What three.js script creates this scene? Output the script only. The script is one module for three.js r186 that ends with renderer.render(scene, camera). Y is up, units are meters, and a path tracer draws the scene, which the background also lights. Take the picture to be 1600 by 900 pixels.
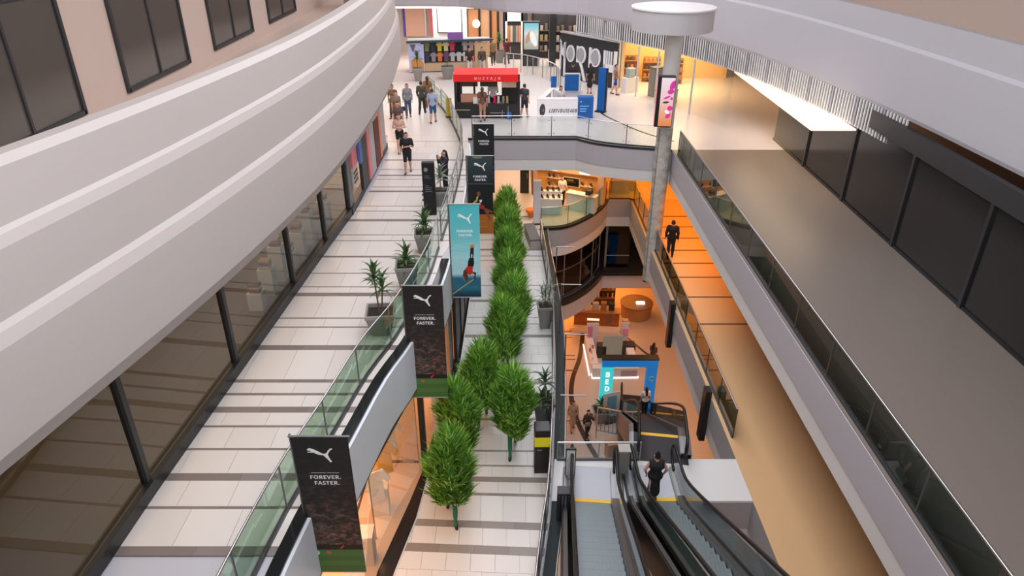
import * as THREE from 'three';
import { mergeGeometries, mergeVertices } from 'three/addons/utils/BufferGeometryUtils.js';
import { RoundedBoxGeometry } from 'three/addons/geometries/RoundedBoxGeometry.js';
import { MarchingCubes } from 'three/addons/objects/MarchingCubes.js';
import { RectAreaLightUniformsLib } from 'three/addons/lights/RectAreaLightUniformsLib.js';
import { FontLoader } from 'three/addons/loaders/FontLoader.js';
import { TextGeometry } from 'three/addons/geometries/TextGeometry.js';

// ---------------------------------------------------------------- camera, sky, lights, exposure
const scene = new THREE.Scene();
const camera = new THREE.PerspectiveCamera(44.17, 16 / 9, 0.1, 200);
camera.position.set(0, 14.6, 0);
camera.rotation.set(THREE.MathUtils.degToRad(-28.4), 0, 0);
scene.add(camera);
const renderer = new THREE.WebGLRenderer({ antialias: true });
renderer.toneMapping = THREE.LinearToneMapping;
renderer.toneMappingExposure = 1.0;
renderer.shadowMap.enabled = true;
scene.background = new THREE.Color(0.6, 0.65, 0.7);
RectAreaLightUniformsLib.init();

const L = -8.8, Mz = -4.6, A = 0, B = 4.8, C = 9.6, ROOF = 19.4;     // floor heights of the five levels
const LIGHTS = {
  skylight: 5.2, gable: 4.2, gallery: 3.0, shopWarm: 3.8, orange: 3.4, lower: 2.0,
};
const lampGlow = new Map();
// a luminous panel: a glowing mesh and an area light of the same size and colour just in front of it, shining down
function lightPanel(x, y, z, w, d, color, intensity, name = 'ceiling_light_panel', parent = scene, glow = 1) {
  const c = new THREE.Color(color);
  const key = color + '|' + glow;
  if (!lampGlow.has(key)) lampGlow.set(key, new THREE.MeshStandardMaterial({ color: 0xffffff, emissive: c, emissiveIntensity: glow, roughness: 0.6 }));
  const m = new THREE.Mesh(new THREE.BoxGeometry(w, 0.06, d), lampGlow.get(key));
  m.name = numbered(name); m.position.set(x, y, z); m.userData.kind = 'structure'; parent.add(m);
  const l = new THREE.RectAreaLight(c, intensity, w, d);
  l.position.set(x, y - 0.05, z); l.rotation.x = -Math.PI / 2; scene.add(l);
  return m;
}

// ---------------------------------------------------------------- helpers
const usedNames = {};
function numbered(n) { const k = usedNames[n] = (usedNames[n] ?? -1) + 1; return k ? `${n}_${String(k).padStart(3, '0')}` : n; }
let seed = 12345;
function rnd() { seed = (seed * 1664525 + 1013904223) >>> 0; return seed / 4294967296; }
function rr(a, b) { return a + (b - a) * rnd(); }
function lerp(a, b, t) { return a + (b - a) * t; }
function table(pts, z) {                                             // x from a list of [x, z] that runs away from the camera
  if (z >= pts[0][1]) return pts[0][0];
  for (let i = 1; i < pts.length; i++) if (z >= pts[i][1]) { const t = (z - pts[i - 1][1]) / (pts[i][1] - pts[i - 1][1]); return lerp(pts[i - 1][0], pts[i][0], t); }
  return pts[pts.length - 1][0];
}
function std(r, g, b, rough = 0.6, metal = 0, extra = {}) {
  const m = new THREE.MeshStandardMaterial({ roughness: rough, metalness: metal, ...extra });
  m.color.setRGB(r, g, b); return m;
}
function glow(r, g, b, k, extra = {}) {
  const m = new THREE.MeshStandardMaterial({ roughness: 0.6, ...extra });
  m.color.setRGB(r * 0.5, g * 0.5, b * 0.5); m.emissive.setRGB(r, g, b); m.emissiveIntensity = k; return m;
}
function glassMat(r, g, b, rough = 0.02) {
  const m = new THREE.MeshPhysicalMaterial({ roughness: rough, transmission: 1, thickness: 0, ior: 1.45, side: THREE.DoubleSide });
  m.color.setRGB(r, g, b); return m;
}
function thing(name, label, category, pos = [0, 0, 0], turn = 0, group) {
  const o = new THREE.Group(); o.name = numbered(name); o.position.set(...pos); o.rotation.y = turn;
  o.userData = { label, category }; if (group) o.userData.group = group;
  scene.add(o); return o;
}
function part(parent, name, geo, mat, label) {
  const m = new THREE.Mesh(geo, mat); m.name = name; m.castShadow = m.receiveShadow = true;
  if (label) m.userData.label = label;
  parent.add(m); return m;
}
function solo(name, label, category, geo, mat, group) {
  const m = part(scene, numbered(name), geo, mat); m.userData = { label, category }; if (group) m.userData.group = group; return m;
}
function struct(name, geo, mat) { const m = part(scene, numbered(name), geo, mat); m.userData.kind = 'structure'; return m; }
function cloneThing(root, label, pos, turn) {
  const r = root.clone(); r.name = numbered(root.name.replace(/_\d{3}$/, '')); r.userData = { ...root.userData };
  if (label) r.userData.label = label;
  if (pos) r.position.set(...pos); if (turn !== undefined) r.rotation.y = turn;
  scene.add(r); return r;
}
function box(w, h, d, x = 0, y = 0, z = 0) { return new THREE.BoxGeometry(w, h, d).translate(x, y, z); }
function boxUp(w, h, d, x = 0, y = 0, z = 0) { return box(w, h, d, x, y + h / 2, z); }
function rbox(w, h, d, r = 0.02, x = 0, y = 0, z = 0) { return new RoundedBoxGeometry(w, h, d, 1, r).translate(x, y, z); }
function cyl(r0, r1, h, n = 16, x = 0, y = 0, z = 0) { return new THREE.CylinderGeometry(r1, r0, h, n).translate(x, y + h / 2, z); }
function ext(pts, y0, y1, holes = []) {                              // a polygon in plan ([x, z]) between two heights
  const s = new THREE.Shape(pts.map(p => new THREE.Vector2(p[0], -p[1])));
  for (const h of holes) s.holes.push(new THREE.Path(h.map(p => new THREE.Vector2(p[0], -p[1]))));
  return new THREE.ExtrudeGeometry(s, { depth: y1 - y0, bevelEnabled: false }).rotateX(-Math.PI / 2).translate(0, y0, 0);
}
function tube(pts, r, seg = 0, n = 8, closed = false, tension = 0.5) {
  const c = new THREE.CatmullRomCurve3(pts.map(p => new THREE.Vector3(...p)), closed, 'centripetal', tension);
  return new THREE.TubeGeometry(c, seg || Math.max(4, pts.length * 4), r, n, closed);
}
function bar(a, b, r, n = 8) {
  const A3 = new THREE.Vector3(...a), B3 = new THREE.Vector3(...b), d = B3.clone().sub(A3), len = d.length();
  const g = new THREE.CylinderGeometry(r, r, len, n);
  g.applyQuaternion(new THREE.Quaternion().setFromUnitVectors(new THREE.Vector3(0, 1, 0), d.normalize()));
  const m = A3.add(B3).multiplyScalar(0.5); return g.translate(m.x, m.y, m.z);
}
function strut(a, b, w, h) {                                         // a square-section bar
  const A3 = new THREE.Vector3(...a), B3 = new THREE.Vector3(...b), len = A3.distanceTo(B3);
  const o = new THREE.Object3D(); o.position.copy(A3).add(B3).multiplyScalar(0.5); o.lookAt(B3); o.updateMatrix();
  return new THREE.BoxGeometry(w, h, len).applyMatrix4(o.matrix);
}
function sweep(path, prof, closed = false) {                         // profile [[out, y]] swept along a plan path [[x, z]]; out is to the left of travel
  const n = path.length, k = prof.length, pos = [], idx = [], uv = [];
  let run = 0;
  for (let i = 0; i < n; i++) {
    const p0 = path[Math.max(0, i - 1)], p1 = path[Math.min(n - 1, i + 1)];
    let tx = p1[0] - p0[0], tz = p1[1] - p0[1]; const l = Math.hypot(tx, tz); tx /= l; tz /= l;
    if (i) run += Math.hypot(path[i][0] - path[i - 1][0], path[i][1] - path[i - 1][1]);
    let pr = 0;
    for (let j = 0; j < k; j++) {
      if (j) pr += Math.hypot(prof[j][0] - prof[j - 1][0], prof[j][1] - prof[j - 1][1]);
      pos.push(path[i][0] + tz * prof[j][0], prof[j][1], path[i][1] - tx * prof[j][0]); uv.push(run, pr);
    }
  }
  for (let i = 0; i < n - 1; i++) for (let j = 0; j < k - 1; j++) { const a = i * k + j; idx.push(a, a + k, a + 1, a + 1, a + k, a + k + 1); }
  const g = new THREE.BufferGeometry();
  g.setAttribute('position', new THREE.Float32BufferAttribute(pos, 3)); g.setAttribute('uv', new THREE.Float32BufferAttribute(uv, 2));
  g.setIndex(idx); const f = g.toNonIndexed(); f.computeVertexNormals(); return f;
}
function smoothPath(pts, per = 5) {
  const c = new THREE.CatmullRomCurve3(pts.map(p => new THREE.Vector3(p[0], 0, p[1])), false, 'centripetal');
  return c.getPoints((pts.length - 1) * per).map(v => [v.x, v.z]);
}
function merge(list) { return mergeGeometries(list.map(g => g.index ? g.toNonIndexed() : g)); }
function plane(w, h) { return new THREE.PlaneGeometry(w, h); }
function metricUV(g) {                                               // uv in metres from the face direction
  if (g.index) g = g.toNonIndexed();
  const p = g.attributes.position, n = g.attributes.normal, uv = new Float32Array(p.count * 2);
  for (let i = 0; i < p.count; i++) {
    const ax = Math.abs(n.getX(i)), ay = Math.abs(n.getY(i)), az = Math.abs(n.getZ(i));
    const [u, v] = ay > ax && ay > az ? [p.getX(i), p.getZ(i)] : ax > az ? [p.getZ(i), p.getY(i)] : [p.getX(i), p.getY(i)];
    uv[2 * i] = u; uv[2 * i + 1] = v;
  }
  g.setAttribute('uv', new THREE.BufferAttribute(uv, 2)); return g;
}
function canvasTex(w, h, draw) {
  const c = document.createElement('canvas'); c.width = w; c.height = h; draw(c.getContext('2d'), w, h);
  const t = new THREE.CanvasTexture(c); t.colorSpace = THREE.SRGBColorSpace; t.magFilter = THREE.LinearFilter; return t;
}
function printMat(w, h, draw, rough = 0.5, emit = 0) {
  const t = canvasTex(w, h, draw); const m = new THREE.MeshStandardMaterial({ map: t, roughness: rough });
  if (emit) { m.emissiveMap = t; m.emissive.setRGB(1, 1, 1); m.emissiveIntensity = emit; m.color.setRGB(0.3, 0.3, 0.3); }
  return m;
}
function hash(x, y) { const s = Math.sin(x * 127.1 + y * 311.7) * 43758.5453; return s - Math.floor(s); }
function vnoise(x, y, per) {
  const xi = Math.floor(x), yi = Math.floor(y), xf = x - xi, yf = y - yi, w = t => t * t * (3 - 2 * t), q = (a, b) => hash(((a % per) + per) % per, ((b % per) + per) % per);
  return lerp(lerp(q(xi, yi), q(xi + 1, yi), w(xf)), lerp(q(xi, yi + 1), q(xi + 1, yi + 1), w(xf)), w(yf));
}
function fbm(u, v, f, oct = 4) { let s = 0, a = 0.5, t = 0; for (let i = 0; i < oct; i++) { s += a * vnoise(u * f, v * f, f); t += a; a *= 0.5; f *= 2; } return s / t; }
function grainTex(n, fn, rx = 1, ry = 1) {                            // fn(u, v) -> [r, g, b] in sRGB 0..255
  const d = new Uint8Array(n * n * 4);
  for (let y = 0; y < n; y++) for (let x = 0; x < n; x++) { const c = fn(x / n, y / n); d.set([c[0], c[1], c[2], 255], (y * n + x) * 4); }
  const t = new THREE.DataTexture(d, n, n, THREE.RGBAFormat); t.wrapS = t.wrapT = THREE.RepeatWrapping; t.repeat.set(rx, ry);
  t.colorSpace = THREE.SRGBColorSpace; t.magFilter = THREE.LinearFilter; t.needsUpdate = true; return t;
}

// ---------------------------------------------------------------- materials
const tileTones = [0, 1, 2, 3].map(i => std(0.68 - i * 0.012, 0.665 - i * 0.012, 0.64 - i * 0.013, 0.34));
const upperTones = [0, 1, 2, 3].map(i => std(0.70 - i * 0.012, 0.645 - i * 0.012, 0.60 - i * 0.013, 0.3));
const bandDark = [std(0.23, 0.20, 0.175, 0.4), std(0.26, 0.23, 0.205, 0.4)];
const bandUpper = [std(0.2, 0.165, 0.15, 0.4), std(0.23, 0.19, 0.175, 0.4)];
const grout = std(0.42, 0.38, 0.35, 0.8);
const M = {
  paint: std(0.42, 0.425, 0.44, 0.55), lavender: std(0.50, 0.485, 0.52, 0.6), white: std(0.78, 0.77, 0.75, 0.5), fasciaBlue: std(0.78, 0.83, 0.87, 0.4),
  parapet: std(0.50, 0.45, 0.42, 0.6), ceiling: std(0.72, 0.70, 0.68, 0.8), granite: std(0.012, 0.012, 0.014, 0.12), black: std(0.012, 0.012, 0.013, 0.4),
  dark: std(0.03, 0.03, 0.033, 0.5), steel: std(0.55, 0.55, 0.56, 0.28, 1), dullSteel: std(0.32, 0.32, 0.32, 0.42, 1), darkSteel: std(0.09, 0.09, 0.095, 0.4, 0.8),
  rubber: std(0.008, 0.008, 0.009, 0.45), glassGreen: glassMat(0.74, 0.86, 0.78), glassClear: glassMat(0.93, 0.96, 0.95), glassDark: glassMat(0.16, 0.165, 0.16),
  glassSmoke: glassMat(0.42, 0.47, 0.45), yellow: std(0.85, 0.50, 0.03, 0.5), soil: std(0.03, 0.022, 0.015, 0.95), pot: std(0.27, 0.265, 0.245, 0.55),
  potDark: std(0.07, 0.075, 0.07, 0.5), lowFloor: std(0.56, 0.47, 0.40, 0.3), stripDark: std(0.035, 0.03, 0.03, 0.3), warmWall: std(0.78, 0.45, 0.16, 0.6),
  warmFloor: std(0.62, 0.42, 0.28, 0.3), brown: std(0.16, 0.09, 0.05, 0.5), wood: std(0.42, 0.21, 0.07, 0.5), beigeWall: std(0.62, 0.50, 0.43, 0.7),
  red: std(0.85, 0.012, 0.012, 0.4), blue: std(0.01, 0.12, 0.42, 0.4), pink: std(0.80, 0.24, 0.26, 0.5), orangePaint: std(0.80, 0.22, 0.06, 0.5),
};
const stoneTex = grainTex(128, (u, v) => { const n = fbm(u, v, 4, 5), k = 148 + 74 * n; return [k + 2, k, k - 10]; });
M.stone = new THREE.MeshStandardMaterial({ map: stoneTex, roughness: 0.75 });
const stoneBump = grainTex(128, (u, v) => { const n = 255 * Math.abs(fbm(u, v, 5, 4) - 0.5) * 2; return [n, n, n]; }); stoneBump.colorSpace = THREE.NoColorSpace;
M.stone.bumpMap = stoneBump; M.stone.bumpScale = 0.03;
const woodTex = grainTex(128, (u, v) => { const g = fbm(u + 0.1 * fbm(u, v, 4, 2), v, 2, 2) * 0.4 + fbm(u * 1, v, 16, 3) * 0.6, k = 0.75 + 0.4 * (g - 0.5); return [196 * k, 112 * k, 46 * k]; });
M.woodPanel = new THREE.MeshStandardMaterial({ map: woodTex, roughness: 0.5 });
const font = await new FontLoader().loadAsync('fonts/droid/droid_sans_bold.typeface.json');

// ---------------------------------------------------------------- the shell: storeys, voids, walls, roof
const railEdge = [[0.30, 2], [0.36, -8], [0.76, -12.1], [1.06, -14.1], [1.2, -15.6], [1.42, -18.6], [1.6, -21.6], [1.7, -24.3], [1.63, -28.2], [1.5, -32], [1.5, -33.4]];
const balcony = smoothPath([[1.5, -33.4], [2.63, -33.57], [3.88, -34.67], [4.9, -36.2], [5.39, -37.43]], 5);
const upperEdge = smoothPath([[-4.2, 2], [-4.0, -6], [-3.72, -9.4], [-3.37, -11.43], [-3.0, -13.69], [-2.58, -15.3], [-2.08, -18.52], [-1.95, -20.8], [-1.88, -23.1], [-1.86, -26], [-1.91, -31.0], [-2.1, -33.12]], 3);
const bridge = [[3.05, -33.12], ...smoothPath([[3.05, -33.12], [3.86, -32.4], [5.1, -31.85], [6.42, -31.5], [7.25, -31.3]], 4).slice(1)];
const X0 = -13, X1 = 17, Z0 = 5, Z1 = -60;
const outer = [[X0, Z0], [X1, Z0], [X1, Z1], [X0, Z1]];
function inset(path, d) {                                             // shift a plan path to the left of travel
  return path.map((p, i) => { const a = path[Math.max(0, i - 1)], b = path[Math.min(path.length - 1, i + 1)]; const l = Math.hypot(b[0] - a[0], b[1] - a[1]); return [p[0] + (b[1] - a[1]) / l * d, p[1] - (b[0] - a[0]) / l * d]; });
}
const aFar = [...railEdge.filter(p => p[1] < -16.3 && p[1] > -33), ...balcony, [6.65, -37.43], [6.7, -16.25], [1.27, -16.25]];
const aNear = [[0.30, 2], [0.36, -8], [0.76, -12.1], [1.06, -14.1], [1.1, -14.52], [6.7, -14.52], [6.7, 2]];
function grow(poly, d) {                                              // widen a closed plan polygon
  const n = poly.length; let area = 0;
  for (let i = 0; i < n; i++) { const a = poly[i], b = poly[(i + 1) % n]; area += a[0] * b[1] - b[0] * a[1]; }
  const s = area > 0 ? 1 : -1;
  return poly.map((p, i) => { const a = poly[(i + n - 1) % n], b = poly[(i + 1) % n]; const l = Math.hypot(b[0] - a[0], b[1] - a[1]) || 1; return [p[0] + (b[1] - a[1]) / l * d * s, p[1] - (b[0] - a[0]) / l * d * s]; });
}
const bVoid = [...upperEdge, ...bridge, [7.25, 2]];
const mVoid = [[0.2, 2], [0.9, -14], [1.5, -24], [1.45, -33.4], ...balcony.slice(1), [13.5, -37.43], [13.5, 2]];
const cEdgeLeft = smoothPath([[-7.6, 2], [-6.6, -5], [-5.4, -11], [-4.75, -16], [-4.58, -20], [-4.62, -25], [-4.85, -29.5], [-5.3, -34], [-6.0, -38], [-7.2, -41], [-9, -43]], 4);
const cEdgeFar = smoothPath([[-9, -50.5], [-3.5, -50.2], [-0.4, -47.6], [4.0, -46.2], [5.95, -43.3], [8.55, -39.5], [10.6, -34.5], [11.9, -28], [12.6, -20], [12.9, -8], [12.9, 2]], 4);
const cVoid = [...cEdgeLeft, ...cEdgeFar];

struct('floor', ext([[X0, Z0], [X1, Z0], [X1, Z1], [X0, Z1]], L - 0.4, L), M.lowFloor);
struct('floor', ext(outer, Mz - 1.05, Mz, [mVoid]), M.lavender);
struct('floor', ext(outer, A - 1.05, A - 0.03, [aFar, aNear]), M.paint);
struct('ceiling', ext(outer, A - 1.62, A - 1.05, [grow(aFar, 0.03), grow(aNear, 0.03)]), M.white);
struct('floor', ext(outer, B - 1.05, B - 0.03, [bVoid]), M.lavender);
struct('ceiling', ext(outer, B - 1.6, B - 1.05, [grow(bVoid, 0.03)]), M.white);
struct('floor', ext(outer, C - 0.9, C, [grow(cVoid, 0.5)]), std(0.66, 0.53, 0.45, 0.4));
const roof = struct('ceiling', ext([[X0 - 0.4, Z0 + 0.4], [X1 + 0.4, Z0 + 0.4], [X1 + 0.4, Z1 - 0.4], [X0 - 0.4, Z1 - 0.4]], ROOF, ROOF + 0.3), M.ceiling);
const wallH = ROOF - L + 0.4;
struct('wall_left', boxUp(0.4, wallH, Z0 - Z1 + 0.8, X0 - 0.2, L - 0.4, (Z0 + Z1) / 2), M.beigeWall);
struct('wall_right', boxUp(0.4, wallH, Z0 - Z1 + 0.8, X1 + 0.2, L - 0.4, (Z0 + Z1) / 2), M.beigeWall);
struct('wall_back', boxUp(X1 - X0, wallH, 0.4, (X0 + X1) / 2, L - 0.4, Z1 - 0.2), M.beigeWall);
struct('wall_front', boxUp(X1 - X0, wallH, 0.4, (X0 + X1) / 2, L - 0.4, Z0 + 0.2), M.beigeWall);
// the terrace the picture is taken from lies behind the camera, above the frame's lower edge
struct('floor', boxUp(X1 - X0, 0.3, 4.2, (X0 + X1) / 2, 12.6, 2.9), M.ceiling);

// skylight panels in the roof over the atrium
for (const z of [-5, -15, -25, -35, -45]) lightPanel(1.0, ROOF - 0.04, z, 9, 6, 0xf4f6ff, LIGHTS.skylight, 'skylight_panel');

// the glazed end wall behind the viewer's terrace
{
  const m = struct('window_1', box(16, 5.2, 0.06, 1.5, 16.4, Z0 - 0.04), glow(0.95, 0.97, 1, 1.0));
  for (let i = 0; i <= 8; i++) part(m, 'mullion', box(0.08, 5.2, 0.12, -6.5 + i * 2, 16.4, Z0 - 0.1), M.darkSteel);
  const l = new THREE.RectAreaLight(0xf2f6ff, LIGHTS.gable, 16, 5.2); l.position.set(1.5, 16.4, Z0 - 0.2); scene.add(l);
}

// parapets of the storey above: stepped, bulging plaster bands
struct('parapet_left', sweep(cEdgeLeft, [[0.0, 8.5], [-0.1, 8.5], [-0.2, 8.75], [-0.16, 9.95], [-0.10, 10.12], [-0.04, 10.2], [-0.02, 11.0], [0.03, 11.14], [0.08, 11.2], [0.12, 11.85], [0.22, 11.95], [0.55, 11.92], [0.6, 9.6]]), M.parapet);
struct('ceiling', sweep(cEdgeLeft, [[-0.1, 8.5], [0.5, 8.45], [0.9, 8.7]]), M.parapet);
struct('parapet_far', sweep(cEdgeFar, [[0.9, 8.68], [0, 8.62], [-0.05, 8.75], [-0.05, 10.6], [0.05, 10.7], [0.05, 11.5], [0.3, 11.5], [0.35, 9.6]]), M.lavender);
// small recessed spots in the soffit line of the far parapet
for (let i = 0; i < 6; i++) { const p = cEdgeFar[Math.round(6 + i * 2.4)]; struct('recessed_spot', cyl(0.06, 0.06, 0.05, 10, p[0] - 0.5, 8.55, p[1] - 0.6), M.dark); }

// black granite edge strips and the plinth below
const nearEdge = upperEdge.filter(p => p[1] < -2 && p[1] > -20.5);
const edgeStrip = [...nearEdge, ...nearEdge.slice().reverse().map(p => [p[0] - 0.24, p[1]])];
struct('trim_1', ext(edgeStrip, B - 0.03, B + 0.012), M.granite);
const plinthL = [[-3.4, -10], [-3.34, -12.14], [-2.84, -14.49], [-2.62, -15.68], [-2.3, -19], [-2.1, -21.6], [-2.0, -25.9], [-1.95, -28.2], [-1.95, -33]];
const plinthR = [[-3.2, -10], [-2.92, -12.14], [-2.59, -13.91], [-2.45, -15.5], [-2.1, -18.6], [-1.87, -21.59], [-1.79, -25.88], [-1.7, -28.21], [-1.7, -33], [-1.7, -46]];
struct('trim_2', ext([...plinthR.slice(0, 9), ...plinthL.slice().reverse()], -0.03, 0.03), M.granite);
struct('trim_3', sweep(plinthR.slice(0, 9), [[-0.002, 0], [-0.03, 0], [-0.03, 0.012], [-0.002, 0.034]]), std(0.75, 0.70, 0.65, 0.4));
// dark lines along the slab edges
struct('trim_4', sweep(balcony, [[0.02, -0.09], [-0.05, -0.09], [-0.05, 0.05], [0.14, 0.05]]), M.black);
struct('trim_5', sweep([[-2.1, -33.12], ...bridge], [[0.02, B - 0.09], [-0.03, B - 0.09], [-0.03, B + 0.012], [0.03, B + 0.012]]), M.darkSteel);
struct('trim_6', sweep(balcony, [[0.02, Mz - 0.08], [-0.06, Mz - 0.08], [-0.06, Mz + 0.26], [0.2, Mz + 0.26], [0.2, Mz]]), M.black);
struct('trim_7', box(1.5, 0.36, 0.2, 6.15, Mz + 0.1, -37.5), M.black);

// ---------------------------------------------------------------- tiles
function tileRows(root, bands, left, right, y, tones, bandMats, size, warp) {
  const q = (x, z) => [x, z + warp(x, z)];
  const piece = (name, xa0, xb0, xa1, xb1, z0, z1, m) => part(root, name, ext([q(xa0, z0), q(xb0, z0), q(xb1, z1), q(xa1, z1)], y - 0.03, y), m);
  for (let i = 0; i < bands.length; i++) {
    const [z, t] = bands[i], zn = i + 1 < bands.length ? bands[i + 1][0] + bands[i + 1][1] / 2 : z - 1;
    const a = z + t / 2, b = z - t / 2;
    const cut = Math.max(1, Math.round((right(z) - left(z)) / (size * 1.3)));
    for (let k = 0; k < cut; k++) {
      const f0 = k / cut, f1 = (k + 1) / cut, g = k ? 0.003 : 0;
      piece('band', lerp(left(a), right(a), f0) + g, lerp(left(a), right(a), f1), lerp(left(b), right(b), f0) + g, lerp(left(b), right(b), f1), a - 0.002, b + 0.002, bandMats[(i + k) % 2]);
    }
    const gap = b - zn, rows = Math.max(1, Math.round(gap / size));
    for (let r = 0; r < rows; r++) {
      const z0 = b - gap * r / rows - 0.004, z1 = b - gap * (r + 1) / rows + 0.004, off = ((i * 7 + r * 3) % 5) / 5;
      const cols = [];
      for (let x = left(z0) - off * size; x < right(z0); x += size) cols.push(x);
      for (const x of cols) {
        const xa = Math.max(x + 0.004, left(z0)), xb = Math.min(x + size - 0.004, right(z0));
        if (xb - xa < 0.06) continue;
        const xa1 = x + 0.004 < left(z0) ? left(z1) : xa, xb1 = x + size - 0.004 > right(z0) ? right(z1) : xb;
        piece('tile', xa, xb, xa1, xb1, z0, z1, tones[Math.floor(rnd() * tones.length)]);
      }
    }
  }
}
// the tiles lie 3 cm proud of a grey bed
const zsA = [[-10.4, .24], [-11.6, .08], [-12.89, .27], [-13.73, .24], [-14.83, .1], [-15.42, .2], [-15.98, .06], [-16.62, .07], [-18.11, .1], [-19.22, .2], [-20.09, .18], [-20.71, .06], [-21.26, .06], [-23.12, .2], [-24.02, .05], [-24.52, .05], [-25.88, .2], [-27.24, .07], [-29.7, .07], [-30.18, .07], [-30.88, .2], [-31.99, .07], [-33.3, .07], [-35, .15]];
const corridor = struct('floor', ext([...plinthR.slice(0, 9).map(p => [p[0] - 0.05, p[1]]), [-1.7, -35], [1.4, -35], ...railEdge.filter(p => p[1] < -9).map(p => [p[0] - 0.06, p[1]]).reverse(), [0.4, -9.6]], -0.06, -0.034), grout);
tileRows(corridor, zsA, z => table(plinthR, z), z => table(railEdge, z) - 0.05, 0, tileTones, bandDark, 0.62, (x, z) => z > -17.5 ? 0.05 * Math.min(1, (z + 17.5) / 4) * (x + 1.5) : 0);
struct('floor', ext([[-1.7, -35.9], [1.5, -35.9], [1.5, -33.5], ...inset(balcony, 0.02).slice(1), [6.65, -37.5], [12, -37.5], [12, -47], [-1.7, -47]], -0.03, 0), std(0.68, 0.57, 0.49, 0.3));
struct('floor', ext([[6.72, 2], [X1, 2], [X1, -37.5], [6.67, -37.5]], -0.03, 0), std(0.66, 0.42, 0.22, 0.3));
struct('floor', ext([[1.27, -16.24], [6.7, -16.24], [6.7, -14.55], [1.1, -14.55]], -0.03, 0), std(0.70, 0.68, 0.66, 0.35));
struct('floor', ext([[X0, Z0], [X0, -47], [-2.1, -47], [-2.0, -33], ...plinthL.slice().reverse(), [-3.4, Z0]], -0.03, 0.0), std(0.64, 0.50, 0.40, 0.22));

const zsB = [[-8.6, .2], [-9.6, .06], [-10.4, .2], [-11.2, .06], [-11.92, .06], [-12.49, .2], [-13.05, .08], [-13.56, .12], [-14.98, .22], [-15.96, .05], [-16.42, .05], [-17.74, .2], [-18.2, .05], [-19.06, .05], [-20.21, .12], [-21.42, .05], [-21.89, .05], [-23.15, .2], [-23.99, .05], [-24.48, .05], [-26.01, .18], [-26.5, .06], [-27.39, .05], [-27.86, .16], [-28.58, .05], [-29.85, .14], [-32.6, .05]];
const shopB = [[-7.2, 2], [-6.9, -8], [-6.4, -15], [-5.95, -21], [-5.75, -23.4], [-5.5, -26.5], [-5.5, -29], [-5.7, -31.5], [-6.6, -38], [-7.6, -46]];
const upperFloor = struct('floor', ext([...upperEdge.filter(p => p[1] < -8 && p[1] > -33).map(p => [p[0] - 0.06, p[1]]), ...shopB.filter(p => p[1] < -7 && p[1] > -33).reverse()], B - 0.06, B - 0.034), grout);
const edgeX = z => table(upperEdge, z);
tileRows(upperFloor, zsB, z => table(shopB, z), z => edgeX(z) - (z > -20.5 ? 0.24 : 0.02), B, upperTones, bandUpper, 0.95, () => 0);
struct('floor', ext([[-13, -33.6], [-2.1, -33.6], [-2.1, -33.14], ...bridge, [7.27, -31.3], [X1, -31.3], [X1, Z1], [-13, Z1]], B - 0.03, B), std(0.68, 0.625, 0.60, 0.28));
struct('floor', ext([[7.27, 2], [X1, 2], [X1, -31.3], [7.27, -31.3]], B - 0.03, B), std(0.20, 0.165, 0.14, 0.35));
// dark inlay lines in the floors
const inlay = smoothPath([[5.0, -39.2], [4.75, -37.9], [5.6, -35.6], [6.6, -33.8], [7.6, -32.6]], 6);
struct('trim_8', sweep(inlay, [[-0.06, B + 0.004], [0.06, B + 0.004]]), M.dark);
struct('trim_9', sweep(smoothPath([[4.4, -37.4], [3.95, -34.6], [3.4, -32.6], [3.2, -30.9], [3.3, -29.4], [3.5, -28.2], [4.05, -26.2], [4.9, -24]], 6), [[-0.13, L + 0.006], [0.13, L + 0.006]]), M.stripDark);
for (const z of [-37.6, -36.9, -34.9, -34.5, -33.4, -28.9]) struct('trim_10', box(1.9, 0.012, z === -33.4 || z === -37.6 ? 0.12 : 0.07, 2.75, L + 0.004, z), M.brown);
struct('trim_11', sweep([[6.4, -38.2], [7.9, -35.2], [8.4, -34.6]].reverse(), [[-0.08, L + 0.006], [0.08, L + 0.006]]), M.stripDark);

// pale cladding on the fascia of the upper walkway
struct('trim_14', sweep(upperEdge.filter(p => p[1] > -32.5), [[0.06, B - 1.61], [-0.06, B - 1.5], [-0.06, B - 0.04], [0.0, B - 0.04]]), M.fasciaBlue);
// dark ledge outside the lower walkway's railing
struct('trim_15', sweep(railEdge.filter(p => p[1] < -3), [[0.0, -0.35], [-0.33, -0.35], [-0.33, -0.03], [0.0, -0.03]]), std(0.012, 0.022, 0.021, 0.65));
struct('trim_16', tube(railEdge.filter(p => p[1] < -3).map(p => [p[0] + 0.33, 0.0, p[1]]), 0.03, 60, 8), M.steel);
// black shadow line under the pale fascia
struct('trim_13', sweep(upperEdge.filter(p => p[1] < -3), [[0.04, B - 1.625], [-0.066, B - 1.53], [-0.066, B - 1.5], [-0.05, B - 1.5]]), M.black);

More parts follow.
